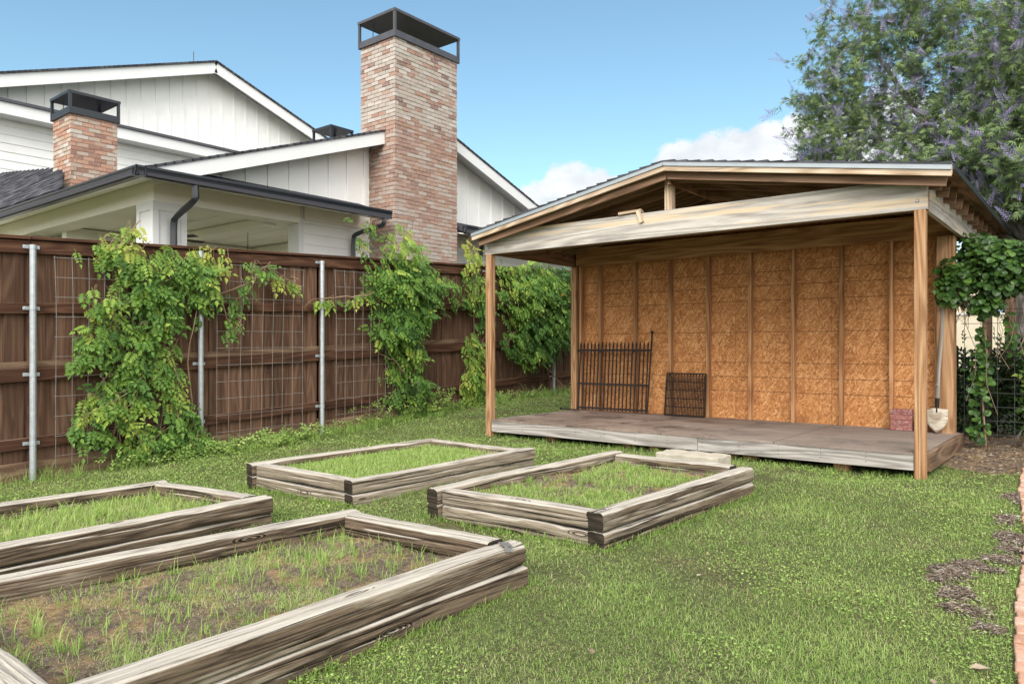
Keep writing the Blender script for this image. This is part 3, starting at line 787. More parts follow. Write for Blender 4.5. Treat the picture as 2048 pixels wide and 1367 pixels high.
def roundleaf(r=.05):
    th = np.linspace(0, 2 * np.pi, 9, endpoint=False)
    rr = r * np.array([1.15, 1, .98, 1, .9, .9, 1, .98, 1])
    v = np.stack([rr * np.cos(th) + r * .8, rr * np.sin(th) * 1.02, -.25 * r * np.cos(th) ** 2 + .12 * r * np.abs(np.sin(th))], -1)
    v = np.concatenate([v, [[r * .8, 0, -.06 * r]]]); f = np.array([[k, (k + 1) % 9, 9] for k in range(9)])
    return v, f


def simple_sprig(n=5, ll=.07, lw=.035):
    ps = []
    for k in range(n): ps.append(leaflet(ll, lw, (.03 * k, 0, 0), (1 if k % 2 else -1) * .9 * (k < n - 1), .2))
    return join(ps)


def scatter(mb, tmpl, P, A, Nn, scale, tone, mat=0, jit=.06, rng=RNG):
    """copies of a leaf template at P, axis A, normal Nn"""
    tv, tf = tmpl; n = len(P); k = len(tv)
    A = norm(A); B = norm(np.cross(Nn, A)); C = np.cross(A, B)
    sc = np.broadcast_to(np.asarray(scale, float), (n,))[:, None, None]
    V = (tv[None, :, :1] * A[:, None] + tv[None, :, 1:2] * B[:, None] + tv[None, :, 2:] * C[:, None]) * sc + P[:, None]
    F = (tf[None] + (np.arange(n) * k)[:, None, None]).reshape(-1, tf.shape[1])
    T = np.repeat(np.asarray(tone, float), len(tf)) + rng.normal(0, jit, n * len(tf))
    mb.add(V.reshape(-1, 3), F, None, np.clip(T, 0, 1), mat)


# ------------------------------------------------------------------ vines on the fence
def vine(blobs, stems, label, dens=240, depth=.26, flowers=(), seed=1, tone0=.50, limp=()):
    rng = np.random.default_rng(seed)
    root = thing('trumpet_vine', label, 'vine')
    mb = MB(); tm = [pinnate(), pinnate(.18, 3, .08, .043), pinnate(.25, 4, .07, .036)]
    for bi, (y, z, ry, rz, *ex) in enumerate(blobs):
        area = math.pi * ry * rz; n = max(8, int(1.08 * dens * area * (ex[1] if len(ex) > 1 else 1)))
        r = np.sqrt(rng.random(n)) * (1 + .16 * rng.normal(size=n)); th = rng.random(n) * 2 * np.pi
        yy = y + ry * r * np.cos(th); zz = z + rz * r * np.sin(th)
        prof = np.clip(1 - r ** 2, .05, 1)
        dp = depth * min(1, 1.6 * min(ry, rz) / .3)
        xx = -8.34 + dp * prof * (.35 + .65 * rng.random(n))
        zz = np.maximum(zz, gz(xx, yy) + .06)
        P = np.stack([xx, yy, zz], -1)
        A = np.stack([.35 + .3 * rng.random(n), .5 * rng.normal(size=n), -.7 + .33 * rng.normal(size=n)], -1)
        Nn = np.stack([.9 + .3 * rng.random(n), .28 * rng.normal(size=n), .75 + .25 * rng.normal(size=n)], -1)
        t = tone0 + (ex[0] if ex else 0) + .16 * rng.normal(size=n) + .16 * rng.normal() * .6
        sel = rng.integers(0, 3, n)
        for q in range(3):
            s = sel == q
            if s.any(): scatter(mb, tm[q], P[s], A[s], Nn[s], rng.uniform(.6, 1.08, s.sum()), t[s], rng=rng)
    sm = MB()
    for st in stems:
        P = np.array(st, float); Q = [P[0]]
        for a, b_ in zip(P[:-1], P[1:]):
            for t_ in np.linspace(.2, 1, 5): Q.append(a + (b_ - a) * t_ + rng.normal(0, .012, 3))
        tube(sm, Q, np.linspace(.011, .004, len(Q)), 5, tone=rng.random())
    for (y, z, ry, rz, *ex) in blobs:                     # runners inside each mass
        for _ in range(4):
            a = np.array([-8.3 + .1 * rng.random(), y + ry * rng.uniform(-.9, .9), z - rz * .9]); b_ = np.array([-8.25 + .15 * rng.random(), y + ry * rng.uniform(-.8, .8), z + rz * .8])
            c_ = (a + b_) / 2 + rng.normal(0, .08, 3); tt = np.linspace(0, 1, 7)[:, None]
            P = a * (1 - tt) ** 2 + 2 * c_ * tt * (1 - tt) + b_ * tt ** 2; P[:, 2] = np.maximum(P[:, 2], gz(P[:, 0], P[:, 1]) - .03)
            tube(sm, P, .0035, 4, tone=rng.random())
    part(mb, 'foliage', 'vineleaf', root); part(sm, 'stem', 'vinestem', root)
    for (y, z) in flowers:
        fm = MB()
        for q in range(3):
            o = rng.normal(0, .03, 3); d_ = norm(np.array([.6, rng.normal() * .5, rng.normal() * .4])); p = np.array([-8.02, y, z]) + o
            tube(fm, [p, p + d_ * .045, p + d_ * .07], [.006, .013, .026], 7, tone=rng.random(), cap=False)
        part(fm, 'blossom', 'orangeflower', root)


V1 = [(3.93, 2.32, .71, .2, .1), (3.6, 2.42, .32, .15, .3, .8), (3.47, 2.49, .21, .12, .45, .6), (3.67, 2.66, .11, .12, .48, .6), (4.45, 2.16, .28, .35, .12), (4.6, 2.44, .26, .17, .4, .5),
      (3.93, 1.79, .23, .42, -.08, 1.3), (3.87, 2.01, .37, .22, 0, 1.2), (3.37, 1.87, .19, .21, .15, .8), (3.42, 1.56, .28, .22, .02, .9), (3.25, 1.34, .17, .19, -.02, .9), (3.58, 1.24, .19, .2, 0, .9),
      (3.66, 1.45, .31, .28, .08, .8), (3.35, .76, .3, .17, .0, 1), (3.25, .56, .2, .16, .02, 1), (3.68, .8, .25, .15, -.02, 1), (4.12, .95, .13, .29, .15, .9), (4.21, .54, .23, .27, .04, .9), (4.36, .27, .18, .2, 0, 1),
      (3.62, 1.02, .26, .16, -.02, .9), (3.95, 1.18, .2, .18, .0, .8), (3.4, .98, .16, .13, .0, .7), (4.08, 1.36, .12, .16, .08, .7),
      (3.87, .35, .33, .19, .02, .9), (3.63, .53, .25, .15, .2, .8), (5.2, 2.37, .25, .1, .1, .7), (5.03, 2.13, .13, .14, .02, .7), (4.86, 1.64, .1, .15, .1, .7), (4.92, 1.9, .08, .12, .0, .5), (5.5, 2.28, .14, .03, .3, .6), (5.7, 2.22, .05, .04, .45, .6)]
V1 = [(y, z, ry * .9, rz * .92, *e) for (y, z, ry, rz, *e) in V1]
vine(V1, [[(-8.3, 4.0, .1), (-8.3, 4.05, 1.0), (-8.28, 3.95, 1.9), (-8.2, 4.1, 2.4)], [(-8.3, 3.6, .1), (-8.28, 3.5, 1.0), (-8.3, 3.6, 2.2)], [(-8.3, 4.45, .2), (-8.27, 4.3, 1.2), (-8.25, 4.5, 2.3)],
          [(-8.25, 4.6, 2.0), (-8.2, 4.95, 2.1), (-8.22, 5.3, 2.4), (-8.2, 5.75, 2.2)], [(-8.25, 4.7, 1.9), (-8.23, 4.85, 1.6)]],
     'leafy trumpet vine climbing over the fence by the second metal post', seed=3, dens=250)
V3 = [(7.69, 2.35, .80, .42, .0, 1.25), (7.58, 2.85, .42, .24, .28, .8), (7.62, 3.14, .14, .16, .35, .5), (7.5, 2.35, .5, .3, .22, .6), (7.58, 1.78, .45, .4, -.02, 1.3), (7.29, 1.63, .3, .18, .12, .8), (7.89, 1.94, .33, .28, -.12, 1.2), (7.71, 1.37, .34, .28, -.02, 1.1),
      (7.79, .82, .4, .28, 0, .9), (8.11, .4, .33, .16, .02, 1), (7.4, 1.0, .16, .12, .0, .7), (6.91, 2.1, .22, .06, .2, .6), (6.96, 3.16, .18, .07, .15, .6), (6.82, 2.82, .07, .13, .1, .6), (8.61, 2.41, .24, .12, -.05, .6), (8.96, 2.15, .2, .09, -.15, .6), (6.3, 2.02, .16, .03, .15, .5)]
vine(V3, [[(-8.3, 7.7, .3), (-8.28, 7.5, 1.2), (-8.25, 7.7, 2.2), (-8.2, 7.6, 3.0)], [(-8.3, 8.0, .3), (-8.2, 7.55, .9), (-8.25, 7.6, 1.6)], [(-8.1, 8.3, .35), (-8.15, 7.8, .8), (-8.2, 7.4, 1.2), (-8.3, 7.2, 1.3)],
          [(-8.2, 7.3, 2.2), (-8.2, 6.9, 2.12), (-8.2, 6.3, 2.05), (-8.2, 5.95, 2.0), (-8.2, 5.85, 1.85)], [(-8.2, 7.4, 2.9), (-8.2, 7.0, 3.15), (-8.2, 6.8, 2.9), (-8.2, 6.8, 2.6)], [(-8.2, 8.2, 2.4), (-8.2, 8.9, 2.2)]],
     'tall bushy trumpet vine rising above the fence in front of the brick chimney', seed=5, dens=260, depth=.42)
V4 = [(9.18, 2.87, .2, .25, .42, .6), (9.34, 2.42, .28, .25, .1, 1), (9.4, 2.0, .22, .25, -.1, 1), (9.25, 1.33, .22, .31, .2, 1.1), (9.21, .83, .27, .31, .22, 1.1), (9.3, .45, .28, .19, .15, 1.1), (9.05, 3.1, .1, .12, .5, .4)]
vine(V4, [[(-8.3, 9.3, .3), (-8.28, 9.3, 1.5), (-8.25, 9.2, 3.0)]], 'narrow yellow green trumpet vine up the metal post just left of the shed', seed=7, dens=260)
V5 = [(10.49, 2.32, .64, .5, -.12, 1.2), (11.1, 2.49, .78, .46, -.05, 1.2), (11.74, 2.58, .48, .42, -.12, 1.2), (10.94, 1.69, .8, .42, -.15, 1.2), (11.49, 1.9, .64, .55, -.2, 1.2), (10.79, 1.28, .5, .2, -.08, 1), (10.23, 1.5, .29, .2, -.15, 1), (10.79, 2.84, .85, .1, .1, .8), (12.4, 2.3, .7, .6, -.15, 1.1), (13.2, 2.4, .6, .5, -.1, 1)]
vine(V5, [[(-8.3, 11.6, .4), (-8.28, 11.3, 1.2), (-8.25, 10.8, 2.2)], [(-8.3, 11.5, .4), (-8.25, 11.65, 1.5), (-8.25, 11.8, 2.6)], [(-8.1, 11.9, .45), (-8.3, 11.4, 1.0), (-8.25, 11.0, 1.5)]],
     'dark dense trumpet vine with orange blossoms seen through the open left side of the shed', seed=9, dens=190, depth=.45, flowers=[(11.9, 2.42), (11.35, 2.3)])

# ------------------------------------------------------------------ shed
shed = thing('open_shed', 'open fronted pine shed with orange board back wall and low gable roof', 'shed')
XL, XR, YF, YB = -6.36, -1.30, 7.53, 9.45
DZ = .43
for (x, y, zb, zt, w) in ((XL, YF, .05, 2.60, .092), (XR, YF, .05, 2.60, .092), (XL + .02, YB - .02, .2, 2.6, .10)):
    mb = MB(); n = 14
    yo = -.075 if y == YF else 0
    box(mb, (x - w / 2, y + yo - w / 2, zb), (x + w / 2, y + yo + w / 2, zt - .001), ax=2, tone=.55); part(mb, 'post', 'pine', shed, bevel=.006)
mb = MB(); box(mb, (XR - .02, 11.8, .25), (XR + .09, 11.9, 2.6), ax=2, tone=.3); part(mb, 'post', 'kick', shed, bevel=.006)
mb = MB(); box(mb, (XL - .04, 11.8, .25), (XL + .06, 11.9, 2.6), ax=2, tone=.3); part(mb, 'post', 'kick', shed, bevel=.006)
mb = MB(); box(mb, (XR - .17, YB - .14, .25), (XR + .0, YB + .04, 2.6), ax=2, tone=.35); part(mb, 'post', 'pine', shed, bevel=.006)
bm_ = MB(); box(bm_, (XL - .07, YF - .11, 2.60), (XR + .06, YF - .066, 2.885), ax=0, tone=.5, seed=21); beam = part(bm_, 'front_beam', 'beam', shed, bevel=.004)
mb = MB(); box(mb, (XL - .06, YF - .063, 2.603), (XR + .05, YF + .04, 2.86), ax=0, tone=.4); part(mb, 'inner_beam', 'rafter', shed)
for (x, z) in ((XR - .02, 2.80), (XR - .02, 2.68), (XL + .0, 2.80), (XL + .0, 2.68)):
    mb = MB(); tube(mb, [(x, YF - .112, z), (x, YF - .124, z)], [.016, .009], 10); part(mb, 'bolt', 'bolt', beam)
for x in (XL - .0, XR + .03):
    mb = MB(); box(mb, (x - .022, YF - .064 + .105, 2.60), (x + .022, 11.9, 2.88), ax=1, tone=.5); part(mb, 'side_beam', 'rafter' if x < -3 else 'beam', shed, bevel=.004)
# back wall
mb = MB()
for xa, xb in ((-6.29, -5.07), (-5.067, -3.85), (-3.847, -2.63), (-2.627, -1.34)):
    v = np.array([(xa, YB + .07, DZ), (xb, YB + .07, DZ), (xb, YB + .085, DZ), (xa, YB + .085, DZ), (xa, YB + .07, 2.9), (xb, YB + .07, 2.9), (xb, YB + .085, 2.9), (xa, YB + .085, 2.9)])
    mb.add(v, BOXF, np.stack([v[:, 2], v[:, 0], v[:, 1] * 0 + xa], -1), .5)
part(mb, 'back_panel', 'osb', shed)
for x in (-6.25, -5.91, -5.32, -4.76, -4.20, -3.62, -3.07, -2.50, -1.95, -1.49):
    mb = MB(); box(mb, (x - .019, YB - .02, DZ + .002), (x + .019, YB + .069, 2.70), ax=2); part(mb, 'stud', 'stud', shed)
mb = MB(); box(mb, (-6.3, YB - .021, 2.702), (-1.34, YB + .068, 2.78), ax=0); box(mb, (-6.3, YB - .06, 2.60), (-1.34, YB - .022, 2.86), ax=0, tone=.6); part(mb, 'top_plate', 'stud', shed)
mb = MB()
for q in range(20):
    xa, xb = -6.3 + q * .252, -6.3 + (q + 1) * .252
    zt_ = lambda x: 3.325 - abs(x + 3.71) * (.50 / 2.76 if x < -3.71 else .445 / 2.69) - .02
    v = np.array([(xa, YB + .086, 2.60), (xb, YB + .086, 2.60), (xb, YB + .10, 2.60), (xa, YB + .10, 2.60), (xa, YB + .086, zt_(xa)), (xb, YB + .086, zt_(xb)), (xb, YB + .10, zt_(xb)), (xa, YB + .10, zt_(xa))])
    mb.add(v, BOXF, np.stack([v[:, 2], v[:, 0], v[:, 1] * 0], -1), .5)
part(mb, 'gable_panel', 'osb', shed)
# deck
mb = MB(); box(mb, (-6.29, YF - .028, DZ - .02), (-1.27, YB + .07, DZ)); box(mb, (-6.305, YF - .118, DZ - .0195), (-1.352, YF - .0285, DZ - .0005)); part(mb, 'deck', 'deck', shed)
mb = MB()
for xa, xb in ((XL + .05, -3.42), (-3.415, XR - .05)): box(mb, (xa, YF - .112, DZ - .16), (xb, YF - .074, DZ - .006), ax=0)
nails = [(-6.2 + q * .405, DZ - zz) for q in range(13) for zz in (.035, .075, .115)]
for (nx_, nz_) in nails: tube(mb, [(nx_, YF - .112, nz_), (nx_, YF - .1135, nz_)], .0045, 6, mat=1)
mb.build('rim_board', [M['rim'], M['iron']], shed, bevel=.003)
mb = MB(); box(mb, (-1.268, YF - .025, DZ - .17), (-1.23, YB + .06, DZ - .004), ax=1); part(mb, 'rim_board', 'kick', shed, bevel=.003)
mb = MB(); box(mb, (-6.34, YF + .06, DZ - .17), (-6.30, YB + .06, DZ - .004), ax=1); part(mb, 'rim_board', 'rim', shed)
for x in (-5.45, -4.35, -4.0, -3.1, -2.9, -2.0):
    mb = MB(); box(mb, (x - .07, YF + .02, .1), (x + .07, YF + .13, DZ - .021), ax=2); part(mb, 'foundation_block', 'pine', shed)
for q in range(9):
    mb = MB(); x = -6.0 + q * .56; box(mb, (x - .02, YF - .07, DZ - .165), (x + .02, YB + .05, DZ - .022), ax=1); part(mb, 'joist', 'kick', shed)
# roof: ridge along Y
RX, RZ = -3.71, 3.345; EL, ER = -6.47, -1.02; EZL, EZR = 2.845, 2.90; Y0, Y1 = 7.20, 12.0
nA = np.array([EL, EZL]); nB = np.array([RX, RZ]); nC = np.array([ER, EZR])
for (a, b_) in ((nA, nB), (nC, nB)):
    mb = MB(); p = [(a[0], a[1]), (b_[0], b_[1])]
    v = [(p[0][0], Y0 + .04, p[0][1]), (p[1][0], Y0 + .04, p[1][1]), (p[1][0], Y1, p[1][1]), (p[0][0], Y1, p[0][1])]
    v += [(x, y, z + .014) for x, y, z in v]
    g = [(y, x, z) for x, y, z in v]
    mb.add(v, BOXF, g, .4); part(mb, 'roof_deck', 'rafter', shed)
    mb = MB(); r_ = random.Random(int(abs(a[0] * 10))); u = b_ - a; ln = np.hypot(*u); u /= ln; k = int(ln / .14)
    for q in range(k):
        q0 = a + u * (ln * q / k) + np.array([0, .018]); q1 = a + u * (ln * (q + 1) / k) + np.array([0, .018]); yy = Y0 - .02
        while yy < Y1 + .02:
            ye = min(yy + r_.uniform(.2, .34), Y1 + .03); hh = .022 + r_.uniform(0, .006)
            v = [(q0[0], yy, q0[1]), (q1[0], yy, q1[1]), (q1[0], ye - .004, q1[1]), (q0[0], ye - .004, q0[1]),
                 (q0[0], yy, q0[1] + hh), (q1[0], yy, q1[1] + .010), (q1[0], ye - .004, q1[1] + .010), (q0[0], ye - .004, q0[1] + hh)]
            mb.add(v, BOXF, None, r_.random()); yy = ye
    part(mb, 'shingles', 'shingle', shed)
    # rafters: outer fly rafter, inner ones
    for q, y in enumerate([Y0 + .06, Y0 + .10, YF - .03, 7.9, 8.3, 8.7, 9.1, 9.5, 9.9, 10.3, 10.7, 11.1, 11.5, 11.9]):
        h = .14 if q else .0
        if q == 0: continue
        dz = -h / 2 - .012
        e = a + u * .12 if q > 1 else a + u * .05
        mb = MB(); bar(mb, (e[0], y, e[1] + dz), (b_[0] - math.copysign(.003, b_[0] - a[0]), y, b_[1] + dz), .038, h); part(mb, 'rafter', 'rafter', shed)
    mb = MB(); bar(mb, (a[0], Y0 + .02, a[1] - .036), (b_[0] - math.copysign(.002, b_[0] - a[0]), Y0 + .02, b_[1] - .036), .036, .085)
    part(mb, 'fascia', 'fascia', shed, bevel=.003)
    mb = MB(); bar(mb, (a[0], Y0 - .005, a[1] + .0), (b_[0], Y0 - .005, b_[1] + .0), .012, .05); part(mb, 'drip_edge', 'drip', shed)
mb = MB(); box(mb, (RX - .02, Y0 + .13, RZ - .20), (RX + .02, Y1, RZ - .02), ax=1); part(mb, 'ridge_board', 'rafter', shed)
mb = MB(); box(mb, (-3.81, YF - .105, 2.886), (-3.72, YF - .02, RZ - .06), ax=2, tone=.6); part(mb, 'king_post', 'fascia', shed, bevel=.004)
for y in (8.3, 8.9):
    mb = MB(); bar(mb, (RX, y, 3.18), (-2.5, y, 2.92), .03, .09); bar(mb, (RX, y, 3.18), (-5.1, y, 2.92), .03, .09); bar(mb, (-6.3, y, 2.90), (-1.3, y, 2.90), .036, .12); part(mb, 'truss_brace', 'rafter', shed)
mb = MB(); bar(mb, (ER + .012, Y0, EZR + .0), (ER + .012, Y1, EZR + .0), .012, .05); part(mb, 'drip_edge', 'gutter', shed)
sc = MB(); bar(sc, (-4.38, YF - .10, 2.90), (-4.10, YF - .075, 2.915), .085, .028, up=(.1, .2, 1)); bar(sc, (-4.13, YF - .125, 2.92), (-4.08, YF - .125, 2.78), .02, .05, up=(1, 0, .3))
tag(part(sc, 'wood_scrap', 'fascia', None), 'splintered wood scrap resting on the weathered front beam', 'wood scrap')

# things standing in the shed
ip = thing('iron_fence_panel', 'tall black wrought iron fence panel with pointed pickets leaning on the shed wall', 'iron panel')
def ipp(s, t): return np.array([-6.20 + 1.12 * s, 9.30 + .03 * s + .075 * t, DZ + .02 + .96 * t])
for q in range(19):
    s = q / 18; mb = MB(); tube(mb, [ipp(s, 0), ipp(s, .98)], .0105, 6); tube(mb, [ipp(s, .97), ipp(s, 1.0), ipp(s, 1.06)], [.010, .013, .001], 6); part(mb, 'picket', 'iron', ip)
for t in (.03, .40, .92):
    mb = MB(); e = .02 if t < .9 else .05; bar(mb, ipp(-e, t), ipp(1 + e, t), .012, .028, up=(0, .2, 1)); part(mb, 'cross_bar', 'iron', ip)
mb = MB(); tube(mb, [ipp(1.02, 0), ipp(1.05, 1.16)], .012, 8); ball(mb, ipp(1.05, 1.185), .024, nu=12, nv=8); part(mb, 'finial_post', 'iron', ip)
mb = MB(); tube(mb, [(-6.42, 9.18, DZ + .02), (-6.12, 9.2, DZ + .02)], .01, 6); ball(mb, (-6.43, 9.18, DZ + .026), .022); part(mb, 'hinge_pin', 'iron', ip)
ig = thing('iron_grate', 'small dark iron grate leaning on the shed wall beside the taller pointed panel', 'iron grate')
def igp(s, t): return np.array([-4.77 + .57 * s - .015 * (1 - t) * (1 - s), 9.33 + .05 * t, DZ + .015 + .57 * t])
mb = MB()
for a, b_ in (((0, 0), (1, 0)), ((0, 1), (1, 1)), ((0, 0), (0, 1)), ((1, 0), (1, 1))): bar(mb, igp(*a), igp(*b_), .016, .022, up=(0, 1, .2))
part(mb, 'frame', 'iron', ig)
mb = MB()
for q in range(1, 26): tube(mb, [igp(q / 26, 0), igp(q / 26, .96)], .0058, 5)
for t in (.2, .4, .6, .8): tube(mb, [igp(0, t), igp(1, t)], .006, 5)
for q in range(1, 13): tube(mb, [igp(q / 13, .95), igp(q / 13, 1.0)], .009, 5)
part(mb, 'bars', 'iron', ig)

sh = thing('shovel', 'old round point shovel with grey handle leaning in the right corner of the shed', 'shovel')
mb = MB(); tube(mb, [(-1.45, 9.24, .74), (-1.44, 9.26, 1.1), (-1.415, 9.29, 1.5), (-1.40, 9.315, 1.95)], [.021, .02, .018, .018], 8); tube(mb, [(-1.447, 9.245, .95), (-1.447, 9.246, .98)], .025, 8); part(mb, 'handle', 'handle', sh)
mb = MB(); R_, C_ = 9, 8; V = []
for q in range(R_):
    t = q / (R_ - 1); z = .70 - .26 * t; hw = .105 * (1 - max(0, (t - .35) / .65) ** 2.3) + .002
    for c_ in range(C_):
        s = c_ / (C_ - 1) * 2 - 1; V.append((-1.452 + s * hw, 9.215 - .02 * (1 - s * s) * (1 - t * .5) - .02 * t + .02, z + .012 * (1 - abs(s)) * (q == 0)))
V = np.array(V); F = np.array([[q * C_ + c_, (q + 1) * C_ + c_, (q + 1) * C_ + c_ + 1, q * C_ + c_ + 1] for q in range(R_ - 1) for c_ in range(C_ - 1)])
mb.add(V, F, V * 1.0, .5); o = part(mb, 'blade', 'steelblade', sh, smooth=True); so = o.modifiers.new('thick', 'SOLIDIFY'); so.thickness = .004
mb = MB(); tube(mb, [(-1.452, 9.222, .66), (-1.451, 9.235, .72), (-1.449, 9.24, .82)], [.012, .022, .024], 8); part(mb, 'socket', 'iron', sh)


def brickobj(name, lo, hi, mat, label, cat, group, rot=0.0, bev=.006):
    lo = np.array(lo, float); hi = np.array(hi, float); c = (lo + hi) / 2; mb = MB(); box(mb, lo - c, hi - c)
    o = mb.build(name, M[mat], None, bevel=bev); o.location = c; o.rotation_euler = (0, 0, rot); return tag(o, label, cat, group)


for q, nm in enumerate(('bottom', 'second from bottom', 'second from top', 'topmost')):
    brickobj('paver_brick', (-1.93, 9.30, DZ + .0605 * q + .001), (-1.71, 9.41, DZ + .0605 * q + .0595), 'paver_red', f'dark red paver brick, {nm} of the four in the corner stack', 'brick', 'paver bricks stacked in the shed', random.uniform(-.02, .02))
for q, nm in enumerate(('bottom', 'middle', 'top')):
    brickobj('paver_brick', (-1.68, 9.31, DZ + .062 * q + .001), (-1.575, 9.41, DZ + .062 * q + .061), 'paver_tan', f'tan paver brick, {nm} of the short stack behind the right post', 'brick', 'paver bricks stacked in the shed', random.uniform(-.02, .02))

# limestone step in front of the deck
mb = MB(); V = []; nn = 10
for q in range(nn):
    for c_ in range(nn): V.append((-3.56 + .66 * q / (nn - 1), 6.74 + .34 * c_ / (nn - 1), .315 + .006 * math.sin(q * 2.1 + c_ * 1.3)))
F = [[q * nn + c_, (q + 1) * nn + c_, (q + 1) * nn + c_ + 1, q * nn + c_ + 1] for q in range(nn - 1) for c_ in range(nn - 1)]
rim = [q * nn for q in range(nn)] + [(nn - 1) * nn + c_ for c_ in range(1, nn)] + [q * nn + nn - 1 for q in range(nn - 2, -1, -1)] + [c_ for c_ in range(nn - 2, 0, -1)]
k0 = len(V)
for ii in rim: V.append((V[ii][0] + random.uniform(-.006, .006), V[ii][1] + random.uniform(-.006, .006), .15))
F += [[rim[q], k0 + q, k0 + (q + 1) % len(rim), rim[(q + 1) % len(rim)]] for q in range(len(rim))]
mb.add(V, F); o = tag(part(mb, 'stepping_stone', 'stone', None, bevel=.012), 'pale limestone block laid as a step before the shed deck', 'stepping stone')

# ------------------------------------------------------------------ raised beds


def timber(p0, p1, w, h, name, parent, seed, tone, crack=None, endtone=.3):
    """weathered square timber with waney edges, checks and a crack along its sides"""
    r = np.random.default_rng(seed); p0 = np.array(p0, float); p1 = np.array(p1, float); a = p1 - p0; ln = np.linalg.norm(a); a /= ln
    sd_ = np.cross([0, 0, 1.0], a); sd_ /= np.linalg.norm(sd_); up = np.cross(a, sd_)
    ns = max(12, int(ln / .022)); nr = 64
    th = np.linspace(0, 2 * np.pi, nr, endpoint=False) + np.pi / 4
    c, s = np.cos(th), np.sin(th); pw = 7.0
    rad = (np.abs(c) ** pw + np.abs(s) ** pw) ** (-1 / pw)
    py, pz = rad * c * w / 2, rad * s * h / 2
    t = np.linspace(0, ln, ns); ph = r.random((6,)) * 6.28
    bend = .006 * np.sin(t * 1.7 + ph[0]) + .003 * np.sin(t * 5.1 + ph[1]); bz = .005 * np.sin(t * 1.5 + ph[2]) + .0025 * np.sin(t * 4.3 + ph[3])
    D = np.zeros((ns, nr))
    for _ in range(9):                                    # long shallow ripples of eroded grain
        q = r.uniform(0, 2 * np.pi); wd = r.uniform(.08, .35); am = r.uniform(-.0045, .003)
        D += am * np.exp(-((np.angle(np.exp(1j * (th[None] - q - .12 * np.sin(t[:, None] * r.uniform(1, 4) + r.random() * 6)))) / wd) ** 2)) * (.6 + .4 * np.sin(t[:, None] * r.uniform(1, 5) + r.random() * 6))
    for q0 in (crack if crack is not None else [0 + r.uniform(-.5, .5), np.pi + r.uniform(-.5, .5), np.pi / 2 + r.uniform(-.4, .4)]):
        lo, hi = sorted(r.uniform(-.1, 1.1, 2)); lo, hi = min(lo, .3), max(hi, .75)
        m_ = np.clip((t / ln - lo) * 9, 0, 1) * np.clip((hi - t / ln) * 9, 0, 1)
        q = q0 + .16 * np.sin(t * 1.3 + r.random() * 6) + .03 * np.sin(t * 11)
        D -= .015 * m_[:, None] * np.exp(-((np.angle(np.exp(1j * (th[None] - q[:, None]))) / .07) ** 2))
    gv = r.normal(0, 1, (ns // 8 + 2, nr)); ti = np.linspace(0, gv.shape[0] - 1.001, ns); i0 = ti.astype(int); fr = (ti - i0)[:, None]
    gv = gv[i0] * (1 - fr) + gv[i0 + 1] * fr                # eroded grain ridges running along the timber
    D += .0013 * gv - .0022 * np.clip(gv - 1.1, 0, 2)
    ed = np.exp(-((np.abs(c) - np.abs(s)) / .25) ** 2)      # chipped arrises
    ch = np.clip(np.interp(t, np.linspace(0, ln, 14), r.normal(-.3, 1, 14)), 0, 3); D -= (.005 * ch)[:, None] * ed[None]
    sc_ = 1 + D / np.hypot(py, pz)[None]
    P = p0 + t[:, None, None] * a + (py[None, :, None] * sc_[..., None] + bend[:, None, None]) * sd_ + (pz[None, :, None] * sc_[..., None] + bz[:, None, None]) * up
    i_ = np.arange(ns - 1)[:, None] * nr; j_ = np.arange(nr)[None]; j2 = (j_ + 1) % nr
    F = np.stack([i_ + j_, i_ + j2, i_ + nr + j2, i_ + nr + j_], -1).reshape(-1, 4)[:, ::-1]
    off = np.array([r.uniform(0, 60), r.uniform(0, 9), r.uniform(0, 9)])
    g = np.stack([np.repeat(t, nr), np.tile(py, ns), np.tile(pz, ns)], -1) + off
    mb = MB(); mb.add(P.reshape(-1, 3), F, g, tone)
    for e, flip in ((0, True), (ns - 1, False)):
        ring = P[e]; cen = ring.mean(0) + (a if not flip else -a) * .002
        V = np.concatenate([ring, [cen]]); FF = np.array([[k_, (k_ + 1) % nr, nr] for k_ in range(nr)])
        if flip: FF = FF[:, ::-1]
        mb.add(V, FF, np.concatenate([np.stack([py, pz, py * 0], -1), [[0, 0, 0]]]) + off, endtone, 1)
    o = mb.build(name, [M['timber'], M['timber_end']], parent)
    me = o.data; sm = np.zeros(len(me.polygons), bool); sm[:len(F)] = True; me.polygons.foreach_set('use_smooth', sm)
    return o


BEDS = []


